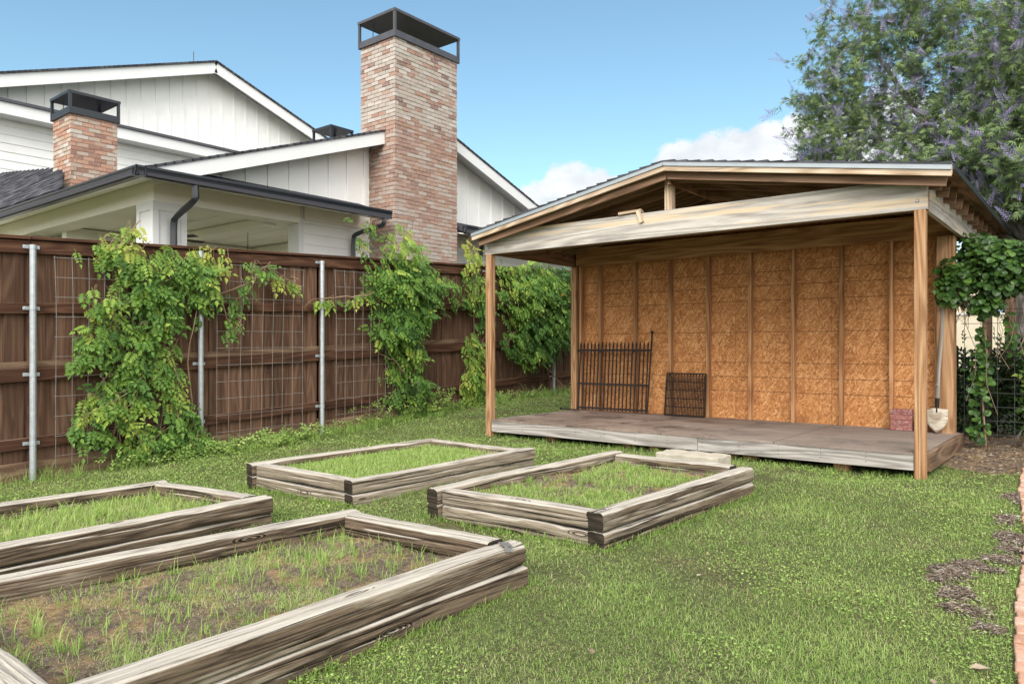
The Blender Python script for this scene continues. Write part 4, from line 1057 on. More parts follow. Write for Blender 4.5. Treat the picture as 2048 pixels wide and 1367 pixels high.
def bed(NL, NR, FR_, FL_, label, seed, tops, hgt=.115, w=.13, tones=(.5, .5, .5, .5), soil_drop=.10, strap=None, nlay=2, cracks=None):
    root = thing('raised_bed', label, 'raised bed'); r = random.Random(seed)
    NL, NR, FR_, FL_ = [np.array(p, float) for p in (NL, NR, FR_, FL_)]
    z = lambda p: tops + .033 * (p[1] - 3)
    inn = lambda p, q: (q - p) / np.linalg.norm(q - p)
    for lay in range(nlay):
        hz = hgt / 2 + lay * (hgt + .004)
        def P(p): return np.array([p[0], p[1], z(p) - hz])
        sh_ = lambda: r.uniform(-.006, .006) if lay == 0 else r.uniform(-.012, .006)
        u = inn(NL, NR); v = inn(FL_, FR_)
        o1, o2 = sh_(), sh_()
        timber(P(NL + u * (w / 2 - o1)), P(FL_ + v * (w / 2 - o1)), w, hgt, 'long_timber', root, seed * 10 + lay, tones[0] - .15 * lay, cracks)
        timber(P(NR - u * (w / 2 - o2)), P(FR_ - v * (w / 2 - o2)), w, hgt, 'long_timber', root, seed * 10 + 2 + lay, tones[1] - .12 * lay, cracks)
        d1 = inn(NL, FL_)
        a = NL + u * (w + .006) + d1 * (w / 2 + .012); b_ = NR - u * (w + .006) + d1 * (w / 2 + .012)
        timber(P(a), P(b_), w, hgt - .004, 'cross_timber', root, seed * 10 + 4 + lay, tones[2] - .1 * lay)
        a = FL_ + v * (w + .006) - d1 * (w / 2 + .012); b_ = FR_ - v * (w + .006) - d1 * (w / 2 + .012)
        timber(P(a), P(b_), w, hgt - .004, 'cross_timber', root, seed * 10 + 6 + lay, tones[3] - .1 * lay)
    # soil sheet
    n = 40; mb = MB(); V = []
    c_ = (NL + NR + FR_ + FL_) / 4; q = [c_ + (p - c_) * .955 for p in (NL, NR, FR_, FL_)]
    def bil(s, t): return (q[0] * (1 - s) + q[1] * s) * (1 - t) + (q[3] * (1 - s) + q[2] * s) * t
    for i2 in range(n):
        for j3 in range(n):
            p = bil(j3 / (n - 1), i2 / (n - 1)); V.append((p[0], p[1], z(p) - soil_drop + .012 * math.sin(9 * p[0] + seed) * math.sin(8 * p[1]) + r.uniform(-.007, .007)))
    F = np.array([[a_ * n + b2, a_ * n + b2 + 1, (a_ + 1) * n + b2 + 1, (a_ + 1) * n + b2] for a_ in range(n - 1) for b2 in range(n - 1)])
    mb.add(V, F); part(mb, 'soil', 'soil', root, smooth=True)
    if strap is not None:
        mb = MB(); x, y = strap; zz = z((x, y)); bar(mb, (x - .03, y - .01, zz + .006), (x + .035, y - .05, zz + .004), .055, .003, up=(.2, 0, 1)); bar(mb, (x + .03, y - .045, zz + .003), (x + .045, y - .052, zz - .025), .05, .003, up=(1, 0, .4)); part(mb, 'metal_strap', 'wire', root)
    BEDS.append((bil, z, soil_drop, [NL, NR, FR_, FL_]))
    return root


bed((-4.27, .80), (-2.52, .82), (-2.39, 3.11), (-3.77, 3.03), 'nearest raised timber bed with sparse grass tufts on bare brown soil', 41, .34, hgt=.122, w=.14, tones=(.33, .50, .9, .15), soil_drop=.115, strap=(-2.45, 3.02))
bed((-6.32, .75), (-4.84, .82), (-4.63, 3.05), (-5.93, 2.87), 'raised timber bed of tall yellowish grass cut off by the left picture edge', 53, .31, hgt=.115, w=.135, tones=(.2, .28, .5, .3), soil_drop=.10)
bed((-6.03, 3.68), (-4.57, 3.72), (-4.31, 5.72), (-5.67, 5.66), 'pale raised timber bed of lush short grass nearest to the fence', 61, .31, hgt=.107, w=.125, tones=(.5, .85, .95, .6), soil_drop=.07)
bed((-3.88, 3.82), (-2.38, 3.86), (-2.20, 5.82), (-3.56, 5.90), 'raised timber bed in front of the shed with a bark edged right timber', 77, .325, hgt=.113, tones=(.55, .45, .72, .6), soil_drop=.085)


# ------------------------------------------------------------------ grass
def blades(mb, P, ln, wd, az, lean, tone, curl=.5, rng=RNG):
    n = len(P); d_ = np.stack([np.cos(az), np.sin(az), np.zeros(n)], -1); s = np.stack([-np.sin(az), np.cos(az), np.zeros(n)], -1)
    up = np.array([0, 0, 1.0])
    m = P + up * (ln * .55 * np.cos(lean))[:, None] + d_ * (ln * .55 * np.sin(lean))[:, None]
    l2 = lean + curl * (.5 + rng.random(n))
    tip = m + up * (ln * .5 * np.cos(l2))[:, None] + d_ * (ln * .5 * np.sin(l2))[:, None]
    w = (wd / 2)[:, None]
    V = np.stack([P - s * w, P + s * w, m - s * w * .8, m + s * w * .8, tip], 1).reshape(-1, 3)
    b_ = np.arange(n)[:, None] * 5
    q = np.concatenate([b_ + np.array([[0, 1, 3]]), b_ + np.array([[0, 3, 2]]), b_ + np.array([[2, 3, 4]])], 1).reshape(-1, 3)
    mb.add(V, q, None, np.clip(np.repeat(tone, 3), 0, 1))


def inpoly(x, y, poly):
    ins = np.zeros(len(x), bool); n = len(poly)
    for k in range(n):
        (x0_, y0_), (x1_, y1_) = poly[k][:2], poly[(k + 1) % n][:2]
        ins ^= ((y0_ > y) != (y1_ > y)) & (x < (x1_ - x0_) * (y - y0_) / (y1_ - y0_ + 1e-12) + x0_)
    return ins


def pnoise(x, y, s, seed):
    r = np.random.default_rng(seed); v = np.zeros_like(x)
    for k in range(7):
        a = r.random() * 6.28; f = s * r.uniform(.5, 2.2); v += np.sin((x * np.cos(a) + y * np.sin(a)) * f + r.random() * 6.28 + 1.3 * np.sin((x * np.sin(a) - y * np.cos(a)) * f * .7))
    return v / 3.5


EDGE_X = lambda y: -.240 - .072 * (y - 3.0) - .02 * np.sin(y * 2)          # left edge of the brick edging
MULCH = [(-.66, 4.55, .11, .16), (-.60, 4.25, .10, .12), (-.54, 4.06, .12, .07), (-.48, 4.98, .09, .14), (-.56, 4.76, .13, .09), (-.47, 5.5, .08, .18), (-.52, 6.0, .07, .15), (-.52, 6.8, .12, .25), (-.40, 3.9, .08, .06), (-.45, 5.2, .08, .1)]
def mulchm(x, y):
    v = np.full_like(x, -1.0)
    for (cx, cy, rx, ry) in MULCH: v = np.maximum(v, 1 - ((x - cx) / rx) ** 2 - ((y - cy) / ry) ** 2)
    return v + .5 * pnoise(x, y, 16, 77)
LITTER = lambda x, y: (x > -1.45 + .1 * np.sin(y * 3)) & (y > 8.1 + .25 * np.sin(x * 4 + 1))


def lawn_mask(x, y):
    ok = (x > -8.36) & (x < EDGE_X(y)) & ~((x > -6.28) & (x < -1.28) & (y > 7.50 + .1 * np.sin(x * 5) + .06 * np.sin(x * 17))) & ~LITTER(x, y)
    for b_ in BEDS:
        c_ = sum(b_[3]) / 4; ok &= ~inpoly(x, y, [c_ + (p - c_) * .985 for p in b_[3]])
    ok &= ~((x > -3.57) & (x < -2.89) & (y > 6.73) & (y < 7.1))
    ok &= ~((mulchm(x, y) > .15) & (pnoise(x, y, 30, 5) < .9))
    return ok


CX = math.sin(math.radians(38.8)); CY = math.cos(math.radians(38.8))
def lawn_points(n, rng, power=1.45, dmin=1.6, dmax=15.0):
    u = rng.random(n); e = 2 - power
    d_ = (dmin ** e + u * (dmax ** e - dmin ** e)) ** (1 / e)
    lat = (rng.random(n) * 2 - 1) * (.82 * d_ + .8)
    return lat * CY - d_ * CX, lat * CX + d_ * CY, d_


rng = np.random.default_rng(21)
x, y, dd_ = lawn_points(1150000, rng)
bare = pnoise(x, y, 2.6, 5) + .55 * pnoise(x, y, 8, 6)
k = lawn_mask(x, y) & (rng.random(len(x)) > np.clip(bare - .40, 0, .85))
x, y, dd_, bare = x[k], y[k], dd_[k], bare[k]
n = len(x); ps = np.clip(dd_ / 4.2, .8, 3)
tn = .47 + .18 * rng.normal(size=n) + .15 * pnoise(x, y, 1.4, 8) + .12 * pnoise(x, y, 5, 9)
st_ = rng.random(n) < .10 + .14 * np.clip(bare + .2, 0, 1); tn = np.where(st_, .84 + .1 * rng.random(n), np.clip(tn, 0, .8))
ln = rng.uniform(.015, .043, n) * (1 + .25 * pnoise(x, y, 3, 10))
mb = MB(); blades(mb, np.stack([x, y, gz(x, y) - .004], -1), ln, .0026 * ps ** .85 * rng.uniform(.7, 1.3, n), rng.random(n) * 6.28, rng.uniform(.25, 1.45, n), tn, .8, rng)
lawn_grass = mb
# small broad leaves of clover and other weeds between the blades
x, y, dd_ = lawn_points(170000, rng, 1.5)
k = lawn_mask(x, y) & (pnoise(x, y, 2.2, 31) + .5 * pnoise(x, y, 6, 32) > .0); x, y, dd_ = x[k], y[k], dd_[k]; n = len(x)
A = np.stack([np.cos(rng.random(n) * 6.28), np.sin(rng.random(n) * 6.28), .2 * rng.normal(size=n)], -1); Nn = np.stack([.35 * rng.normal(size=n), .35 * rng.normal(size=n), np.ones(n)], -1)
q8 = (np.array([[0, 0, 0], [.5, .45, .08], [1, .2, 0], [1, -.2, 0], [.5, -.45, .08]]), np.array([[0, 4, 3, 2, 1]]))
scatter(mb, q8, np.stack([x, y, gz(x, y) + rng.uniform(.008, .035, n)], -1), A, Nn, rng.uniform(.006, .015, n) * np.clip(dd_ / 4.5, 1, 2.0), np.clip(.55 + .16 * rng.normal(size=n), 0, .8), rng=rng)
tag(part(mb, 'grass', 'grass', None), 'short lawn grass mixed with clover and straw', 'grass', kind='stuff')


def tufts(mb, C, rng, nb=(8, 16), ln=(.06, .14), wd=.0045, tone=.45, spread=.02, lean=.7):
    for c_ in C:
        n = int(rng.integers(*nb)); a = rng.random(n) * 6.28; r = rng.random(n) * spread
        P = np.stack([c_[0] + r * np.cos(a), c_[1] + r * np.sin(a), np.full(n, c_[2] - .005)], -1)
        blades(mb, P, rng.uniform(*ln, n), wd * rng.uniform(.7, 1.3, n), a + rng.normal(0, .5, n), np.abs(rng.normal(0, lean * .55, n)) + .05, np.clip(tone + .1 * rng.normal() + .06 * rng.normal(size=n), 0, .82), .7, rng)


def bedgrass(idx, label, nshort, nt, ln, tl, tone, straw, seed, bareth=None, wd=.004, lmax=1.0, nb=(6, 13), twd=.0045):
    bil, z, drop, cor = BEDS[idx]; rng = np.random.default_rng(seed); mb = MB()
    s, t = rng.random(nshort) * .84 + .08, rng.random(nshort) * .86 + .07
    c_ = [(1 - s) * (1 - t), s * (1 - t), s * t, (1 - s) * t]
    pp = sum(w_[:, None] * p[None] for w_, p in zip(c_, cor)); x, y = pp[:, 0], pp[:, 1]
    zz = z((x, y)) - drop; bn = pnoise(x, y, 4, seed)
    k = np.ones(len(x), bool) if bareth is None else (rng.random(len(x)) > np.clip((bn - bareth) * 2, 0, .95)); x, y, zz = x[k], y[k], zz[k]; n = len(x)
    tn = tone + .1 * rng.normal(size=n); tn = np.where(rng.random(n) < straw, .84 + .14 * rng.random(n), np.clip(tn, 0, .8))
    blades(mb, np.stack([x, y, zz - .006], -1), rng.uniform(*ln, n), wd * rng.uniform(.7, 1.3, n), rng.random(n) * 6.28, rng.uniform(.05, lmax, n), tn, .6, rng)
    s, t = rng.random(nt) * .84 + .08, rng.random(nt) * .86 + .07
    pp = sum(w_[:, None] * p[None] for w_, p in zip([(1 - s) * (1 - t), s * (1 - t), s * t, (1 - s) * t], cor))
    tufts(mb, np.stack([pp[:, 0], pp[:, 1], z((pp[:, 0], pp[:, 1])) - drop], -1), rng, nb=nb, ln=tl, tone=tone - .04, wd=twd)
    tag(part(mb, 'grass', 'grass', None), label, 'grass', kind='stuff')


bedgrass(0, 'sparse grass tufts and dry thatch in the nearest bed', 60000, 400, (.008, .030), (.045, .115), .53, .56, 101, .24, .0022, 1.5, (3, 9), .0036)
bedgrass(1, 'tall yellowish grass growing in the bed at left', 15000, 260, (.03, .085), (.07, .14), .66, .22, 102, .75)
bedgrass(2, 'lush short grass growing in the bed nearest the fence', 22000, 120, (.03, .075), (.05, .09), .6, .12, 103, .85, .0055)
bedgrass(3, 'patchy grass growing in the bed before the shed', 26000, 190, (.02, .055), (.045, .09), .53, .18, 104, .02, .0042, 1.3)

# weeds along the foot of the fence, edges of beds and around posts
rng = np.random.default_rng(55); mb = MB()
n = 1100; y = rng.uniform(.5, 13.5, n); dens_ = .35 + .65 * (pnoise(y, y * 0, 2.2, 3) > -.1); k = rng.random(n) < dens_; y = y[k]; x = -8.33 + np.abs(rng.normal(0, .20, len(y)))
tufts(mb, np.stack([x, y, gz(x, y)], -1), rng, nb=(5, 11), ln=(.06, .22), tone=.42, wd=.005, spread=.05)
n = 1900; y = rng.uniform(3.3, 13.5, n); k = pnoise(y, y * 0, 2.0, 13) + .35 * rng.normal(size=n) > -.15; y = y[k]; n = len(y); x = -8.30 + np.abs(rng.normal(0, .17, n))
h_ = rng.random(n) ** 1.6 * np.where((y > 6.5) & (y < 8.6), .36, .13)
scatter(mb, simple_sprig(5, .055, .03), np.stack([x, y, gz(x, y) + .02 + h_], -1), np.stack([rng.normal(size=n), rng.normal(size=n), .5 + .3 * rng.normal(size=n)], -1), np.stack([.4 + 0 * x, 0 * x, 1 + 0 * x], -1) + .3 * rng.normal(size=(n, 3)), rng.uniform(.5, 1.1, n), np.clip(.48 + .15 * rng.normal(size=n), 0, .8), rng=rng)
for b_ in BEDS:                                            # longer blades left by the mower along the timbers
    cor = b_[3]; c_ = sum(cor) / 4
    for a_, e_ in zip(cor, cor[1:] + cor[:1]):
        m_ = int(np.linalg.norm(e_ - a_) * 60); s = rng.random(m_)[:, None]; P = a_ * (1 - s) + e_ * s; P = c_ + (P - c_) * (1.0 + .03 * rng.random((m_, 1)))
        tufts(mb, np.stack([P[:, 0], P[:, 1], gz(P[:, 0], P[:, 1])], -1), rng, nb=(4, 9), ln=(.03, .085), tone=.44, wd=.004, spread=.03)
m_ = 900; x, y, dd_ = lawn_points(m_, rng, 1.3); k = lawn_mask(x, y); x, y = x[k], y[k]
tufts(mb, np.stack([x, y, gz(x, y)], -1), rng, nb=(6, 14), ln=(.03, .075), tone=.36, wd=.0032, spread=.035, lean=1.1)
m_ = 260; x = rng.uniform(-6.3, -1.3, m_); y = 7.40 + .07 * rng.normal(size=m_)
tufts(mb, np.stack([x, y, gz(x, y)], -1), rng, nb=(4, 9), ln=(.03, .09), tone=.4, wd=.005, spread=.05)
tag(part(mb, 'weeds', 'grass', None), 'weeds and long grass along the fence foot and bed timbers', 'weeds', kind='stuff')

# ------------------------------------------------------------------ mulch, litter, soil patch
x_ = np.linspace(-1.6, 3, 60); y_ = np.linspace(7.5, 12, 60); XX, YY = np.meshgrid(x_, y_); mk = LITTER(XX, YY + .12)
mb = MB(); ii = np.arange(59)[:, None] * 60; jj = np.arange(59)[None]; F = np.stack([ii + jj, ii + jj + 1, ii + 61 + jj, ii + 60 + jj], -1)
F = F[mk[:-1, :-1]]
mb.add(np.stack([XX, YY, gz(XX, YY) + .006], -1).reshape(-1, 3), F.reshape(-1, 4)); tag(part(mb, 'soil', 'soil', None, smooth=True), 'bare shaded soil right of the shed', 'soil', kind='structure')
mb = MB(); n = 7000; x = rng.uniform(-1.5, 1.5, n); y = rng.uniform(7.5, 11.5, n); k = LITTER(x, y + .2 * rng.random(n)); x, y = x[k], y[k]; n = len(x)
scatter(mb, leaflet(.05, .022), np.stack([x, y, gz(x, y) + .008 + .012 * rng.random(n)], -1), np.stack([rng.normal(size=n), rng.normal(size=n), .15 * rng.normal(size=n)], -1), np.stack([.4 * rng.normal(size=n), .4 * rng.normal(size=n), np.ones(n)], -1), rng.uniform(.4, 1.1, n), np.clip(.35 + .25 * rng.normal(size=n), 0, 1), rng=rng)
tag(part(mb, 'leaf_litter', 'dry', None), 'dry brown leaves and twigs littering the soil right of the shed', 'leaf litter', kind='stuff')
mb = MB(); n = 45000; x = rng.uniform(-.95, -.25, n); y = rng.uniform(3.7, 7.3, n); k = (mulchm(x, y) > .05) & (x < EDGE_X(y) + .02); x, y = x[k], y[k]; n = len(x)
mv = mulchm(x, y)
scatter(mb, leaflet(.034, .006, droop=.05), np.stack([x, y, gz(x, y) + .004 + .022 * rng.random(n) * np.clip(mv * 2, .2, 1)], -1), np.stack([rng.normal(size=n), rng.normal(size=n), .2 * rng.normal(size=n)], -1), np.stack([.5 * rng.normal(size=n), .5 * rng.normal(size=n), np.ones(n)], -1), rng.uniform(.5, 1.3, n), np.clip(.42 + .26 * rng.normal(size=n), 0, 1), rng=rng)
mulchm_mat = leafmat('wood_chips', [(0, (.06, .042, .03)), (.45, (.21, .155, .12)), (.8, (.38, .325, .28)), (1, (.55, .50, .45))], .05, .9)
tag(mb.build('mulch', mulchm_mat), 'greyish shredded mulch washed from the brick edging into the lawn', 'mulch', kind='stuff')

# brick edging along the right side
y = 1.2; q = 0
while y < 8.2:
    ex = float(EDGE_X(y)); 
    o = brickobj('edging_brick', (ex + .005 + random.uniform(-.008, .008), y, float(gz(ex, y)) - .04), (ex + .205, y + .094, float(gz(ex, y)) + .028 + random.uniform(-.005, .005)), 'edge_brick',
                 'worn red edging brick laid crosswise in the row at the right', 'brick', 'edging bricks along the lawn', random.uniform(-.04, .04) + .078, .008)
    o.data.attributes['tone'].data.foreach_set('value', np.full(6, random.random(), np.float32)); y += .103; q += 1

# fallen leaves
for (x, y, rot, s, lb) in ((-.42, 3.37, .5, .075, 'curled olive leaf lying in the grass near the mulch'), (-1.64, 2.56, 2.2, .06, 'curled brown leaf lying in the nearest grass beside the front bed'), (-1.84, 4.10, .3, .035, 'small pinkish dry leaf on the lawn right of the shed side bed'), (-1.72, 3.72, 1.2, .035, 'small tan dry leaf in the middle of the open lawn'),
                       (-.50, 3.12, 1.9, .05, 'yellow orange leaf at the lower right lawn edge')):
    mb = MB(); v, f = leaflet(s, s * .5, droop=-.2); v = v + np.array([0, 0, .12 * s]) * (v[:, 1:2] != 0)
    mb.add(v, f, None, .5 + .4 * random.random()); o = mb.build('fallen_leaf', M['dry']); o.location = (x, y, float(gz(x, y)) + .024); o.rotation_euler = (.2, .15, rot); so = o.modifiers.new('thick', 'SOLIDIFY'); so.thickness = .0008
    tag(o, lb, 'leaf', 'fallen leaves on the lawn')

# ------------------------------------------------------------------ right side: wire fence, vine, posts, far building
mb = MB()
for q in range(24): tube(mb, [(-1.24 + q * .155, 9.58 + .006 * math.sin(q), .28), (-1.235 + q * .155, 9.58, 2.2)], .003, 5)
for q in range(14): tube(mb, [(-1.27, 9.575, .42 + q * .152), (1.2, 9.575, .42 + q * .152), (2.4, 9.575, .42 + q * .152)], .003, 5)
tag(part(mb, 'wire_fence', 'darkwire', None), 'dark welded wire fence joining the right end of the shed', 'wire fence')
for (x, y, lb) in ((-.98, 11.6, 'dark wooden post by the grey tree trunk beyond the wire fence'),):
    mb = MB(); box(mb, (x - .06, y - .06, .2), (x + .06, y + .06, 2.6), ax=2, tone=.3); tag(part(mb, 'wood_post', 'kick', None, bevel=.006), lb, 'post')
pf = thing('picket_fence', 'low black iron picket fence half hidden by shrubs beyond the wire fence', 'iron fence')
mb = MB()
for q in range(60): box(mb, (-2.6 + q * .09, 12.4, .3), (-2.6 + q * .09 + .025, 12.425, 1.34 + .03 * (q % 2)))
part(mb, 'pickets', 'black', pf)
mb = MB()
for z in (.5, 1.2): box(mb, (-2.7, 12.426, z), (2.9, 12.446, z + .04))
part(mb, 'cross_rail', 'black', pf)
tb = thing('tan_building', 'tan stucco building with blue glass seen far behind the right end of the shed', 'building')
mb = MB(); box(mb, (-14, 31, .5), (8, 31.4, 2.55)); part(mb, 'wall', 'tan', tb)
mb = MB(); box(mb, (-14, 31.41, 2.55), (8, 31.5, 4.2)); part(mb, 'upper_wall', 'tan', tb)
mb = MB(); box(mb, (-3.1, 31.15, 2.56), (-1.2, 31.2, 3.9)); part(mb, 'window', 'glass', tb)
mb = MB(); box(mb, (-14.2, 30.7, 4.2), (8.2, 36, 4.35)); part(mb, 'roof', 'shingle', tb)
mb = MB(); box(mb, (-14, 30.95, 2.552), (8, 31.2 - .06, 2.62)); part(mb, 'sill', 'trim', tb)

rng = np.random.default_rng(71)
rv = thing('round_leaf_vine', 'dense round leaved vine hanging over the wire fence and shed corner', 'vine'); mb = MB(); sm = MB()
for (cx, cy, cz, rx, ry, rz, n, t0) in ((-.85, 9.42, 2.22, .42, .28, .31, 950, .36), (-.35, 9.45, 2.25, .5, .3, .36, 1000, .40), (-1.32, 9.25, 2.10, .17, .14, .28, 260, .38), (-1.05, 9.40, 1.88, .22, .18, .16, 190, .40), (-1.12, 9.6, 2.48, .24, .2, .16, 260, .34), (.5, 9.5, 2.2, .5, .3, .4, 500, .45), (-1.06, 9.5, 1.45, .05, .06, .35, 46, .36), (-.80, 9.5, 1.55, .04, .06, .3, 30, .36),
                                   (-1.10, 9.52, 1.0, .12, .10, .5, 110, .35), (-.6, 9.5, 1.3, .12, .1, .3, 50, .5), (-1.1, 9.5, .5, .1, .1, .14, 40, .4), (-.55, 9.45, .55, .14, .1, .1, 40, .45)):
    a = norm(rng.normal(size=(n, 3))); r = rng.random(n) ** .45
    P = np.array([cx, cy, cz]) + a * r[:, None] * np.array([rx, ry, rz]); sc_ = rng.uniform(.55, 1.2, n)
    A = a * .4 + np.stack([.3 * rng.normal(size=n), -.3 + .2 * rng.normal(size=n), -.7 + .3 * rng.normal(size=n)], -1)
    Nn = a * .5 + np.stack([.35 * rng.normal(size=n), -.7 + .3 * rng.normal(size=n), .6 + .3 * rng.normal(size=n)], -1)
    scatter(mb, roundleaf(.036), P, A, Nn, sc_, np.clip(t0 + .2 * rng.normal(size=n), 0, 1), rng=rng)
for q in range(46):
    x = -1.38 + .2 * rng.random() if q < 22 else rng.uniform(-1.2, .6); y = 9.28 + .15 * rng.random(); z = 2.1 + .2 * rng.random(); e = (.5 if q < 22 else rng.uniform(.4, 1.6))
    P = [(x + .06 * rng.normal(), y + .03 * rng.normal(), z - e * t) for t in np.linspace(0, 1, 6)]; tube(sm, P, .003, 4, tone=rng.random())
tube(sm, [(-1.03, 9.52, .3), (-1.06, 9.53, .8), (-1.02, 9.52, 1.3), (-1.05, 9.5, 1.9)], .011, 6); tube(sm, [(-.58, 9.52, .3), (-.6, 9.53, .9), (-.56, 9.52, 1.5), (-.6, 9.5, 2.0)], .01, 6)
part(mb, 'foliage', 'roundleaf', rv); part(sm, 'stem', 'vinestem', rv)


def shrub(cs, tmpl, mat, label, name='shrub', cat='shrub', group=None, seed=1, tone=.4):
    rng = np.random.default_rng(seed); root = thing(name, label, cat, group); mb = MB(); sm = MB()
    for (cx, cy, cz, rx, ry, rz, n) in cs:
        a = norm(rng.normal(size=(n, 3))); r = rng.random(n) ** .4; P = np.array([cx, cy, cz]) + a * r[:, None] * np.array([rx, ry, rz]) * (1 + .18 * rng.normal(size=(n, 1)))
        scatter(mb, tmpl, P, a + .6 * rng.normal(size=(n, 3)), a + np.array([0, 0, .6]) + .4 * rng.normal(size=(n, 3)), rng.uniform(.6, 1.2, n), np.clip(tone + .2 * rng.normal(size=n), 0, 1), rng=rng)
        for q in range(5): tube(sm, [(cx + .1 * rng.normal(), cy + .1 * rng.normal(), .25), (cx + .3 * rx * rng.normal(), cy + .3 * ry * rng.normal(), cz + .5 * rz)], [.014, .005], 5)
    part(mb, 'foliage', mat, root); part(sm, 'stem', 'bark', root)


sp = simple_sprig(6, .075, .042)
shrub([(-1.1, 10.8, .85, .6, .35, .55, 500), (-.4, 10.9, .9, .7, .4, .5, 600)], sp, 'shrubleaf', 'dark leafy shrub behind the wire fence beside the shed corner', seed=4, tone=.42)
shrub([(.4, 10.9, .95, .7, .45, .6, 600), (1.3, 11.1, .9, .8, .45, .6, 600)], sp, 'shrubleaf', 'dark leafy shrub below the grey tree trunk at the right edge', seed=5, tone=.42)
shrub([(-.55, 9.8, .75, .10, .1, .16, 45), (-.6, 9.7, 1.15, .14, .1, .16, 50)], simple_sprig(5, .06, .035), 'roundleaf', 'light green sapling growing behind the wire at the right edge', name='sapling', cat='sapling', seed=6, tone=.7)


# ------------------------------------------------------------------ trees
def crown_tree(name, label, trunk, limbs, ells, ntips, leaf_fn, seed, parts, cat='tree', nlv=9, twig=.45, sag=.15):
    """limbs grow from the trunk to tips spread through the crown; leaves sit along the outer twigs"""
    rng = np.random.default_rng(seed); root = thing(name, label, cat); wd = MB()
    nodes, rads = [], []
    def addpath(P, r0, r1, n=7, tone=.4):
        rr = np.linspace(r0, r1, len(P)); tube(wd, P, rr, n, tone, cap=False); nodes.extend(list(P)); rads.extend(list(rr))
    T = np.array([p[:3] for p in trunk], float); tr = [p[3] for p in trunk]
    def smooth(P, k=6):
        Q = [P[0]]
        for a, b_ in zip(P[:-1], P[1:]):
            for t in np.linspace(1 / k, 1, k): Q.append(a + (b_ - a) * t + rng.normal(0, .02, 3))
        return np.array(Q)
    P = smooth(T); rr = np.interp(np.linspace(0, 1, len(P)), np.linspace(0, 1, len(tr)), tr); tube(wd, P, rr, 12, .4, cap=False)
    nodes.extend(list(P[len(P) // 2:])); rads.extend(list(rr[len(P) // 2:]))
    for lb in limbs:
        P = smooth(np.array([p[:3] for p in lb], float), 5); addpath(P, lb[0][3], lb[-1][3], 8)
    tips = []
    tot = sum(e[6] for e in ells)
    for (cx, cy, cz, rx, ry, rz, w) in ells:
        n = int(ntips * w / tot); a = norm(rng.normal(size=(n, 3))); r = rng.random(n) ** .5
        tips.append(np.array([cx, cy, cz]) + a * r[:, None] * np.array([rx, ry, rz]) * (1 + .12 * rng.normal(size=(n, 1))))
    tips = np.concatenate(tips); base = T[-1]; tips = tips[np.argsort(np.linalg.norm(tips - base, axis=1))]
    nd = np.zeros((len(nodes) + len(tips) * 6, 3)); ra = np.zeros(len(nd)); m = len(nodes); nd[:m] = nodes; ra[:m] = rads
    LP, LA, TP, TA = [], [], [], []
    for tp in tips:
        dd = np.linalg.norm(nd[:m] - tp, axis=1) + .25 * np.maximum(0, nd[:m, 2] - tp[2]); i0 = int(np.argmin(dd)); p0 = nd[i0]; v = tp - p0; ln = np.linalg.norm(v)
        if ln < .12: continue
        ctrl = p0 + v * .5 + np.array([0, 0, sag * ln]) + rng.normal(0, .10 * ln, 3); tt = np.linspace(0, 1, 6)[:, None]
        P = p0 * (1 - tt) ** 2 + 2 * ctrl * tt * (1 - tt) + tp * tt ** 2
        r0 = min(ra[i0] * .75, .005 + .011 * ln); r0 = max(r0, .0045); rr = np.linspace(r0, .003, 6)
        tube(wd, P, rr, 4 if r0 < .015 else 6, .3, cap=False)
        nd[m:m + 5] = P[1:]; ra[m:m + 5] = rr[1:]; m += 5
        s = np.linspace(max(0, 1 - twig / ln), 1, nlv); Q = p0 * ((1 - s) ** 2)[:, None] + 2 * ctrl * (s * (1 - s))[:, None] + tp * (s ** 2)[:, None]
        LP.append(Q); LA.append(np.repeat(norm(P[-1] - P[-2])[None], nlv, 0)); TP.append(tp); TA.append(norm(P[-1] - P[-2]))
    part(wd, 'trunk', 'bark', root); leaf_fn(root, np.concatenate(LP), np.concatenate(LA), np.array(TP), np.array(TA), rng)
    return root


def vitex_leaves(root, P, A, TP, TA, rng):
    n = len(P); mb = MB(); D = A * .35 + rng.normal(size=(n, 3)) * .75 + np.array([0, 0, -.1])
    pal = palmate(5, .115, .015)
    scatter(mb, pal, P + rng.normal(0, .035, (n, 3)), D, np.array([0, -.25, 1.0]) + .5 * rng.normal(size=(n, 3)), rng.uniform(.6, 1.1, n), np.clip(.56 + .2 * rng.normal(size=n), 0, .95), rng=rng)
    part(mb, 'crown', 'vitexleaf', root)
    fm = MB(); k = rng.random(len(TP)) < .58; TP, TA = TP[k], TA[k]; n = len(TP)
    v, f = [], []
    for q in range(14):                                    # whorled flower spike
        h = q / 13; r = .021 * (1 - h) ** .7 + .003
        for w_ in range(4):
            a = w_ * 1.57 + q * .7; c_ = np.array([h * .17, r * math.cos(a), r * math.sin(a)]); b0 = len(v)
            v += [c_ + [0, .007 * math.sin(a), -.007 * math.cos(a)], c_ - [0, .007 * math.sin(a), -.007 * math.cos(a)], c_ * [1, 1.5, 1.5] + [.008, 0, 0]]; f.append([b0, b0 + 1, b0 + 2])
    tm = (np.array(v), np.array(f)); A2 = norm(TA * .6 + np.array([0, 0, .55]) + .25 * rng.normal(size=(n, 3)))
    for s_ in (0, 1, 2):
        kk = rng.random(n) < (1.0, .6, .4)[s_]
        scatter(fm, tm, TP[kk] + (rng.normal(0, .05, (kk.sum(), 3)) if s_ else 0), A2[kk] + .3 * s_ * rng.normal(size=(kk.sum(), 3)), rng.normal(size=(kk.sum(), 3)), rng.uniform(.8, 1.55, kk.sum()), np.clip(.5 + .22 * rng.normal(size=kk.sum()), 0, 1), rng=rng)
    part(fm, 'flower_spikes', 'purple', root)


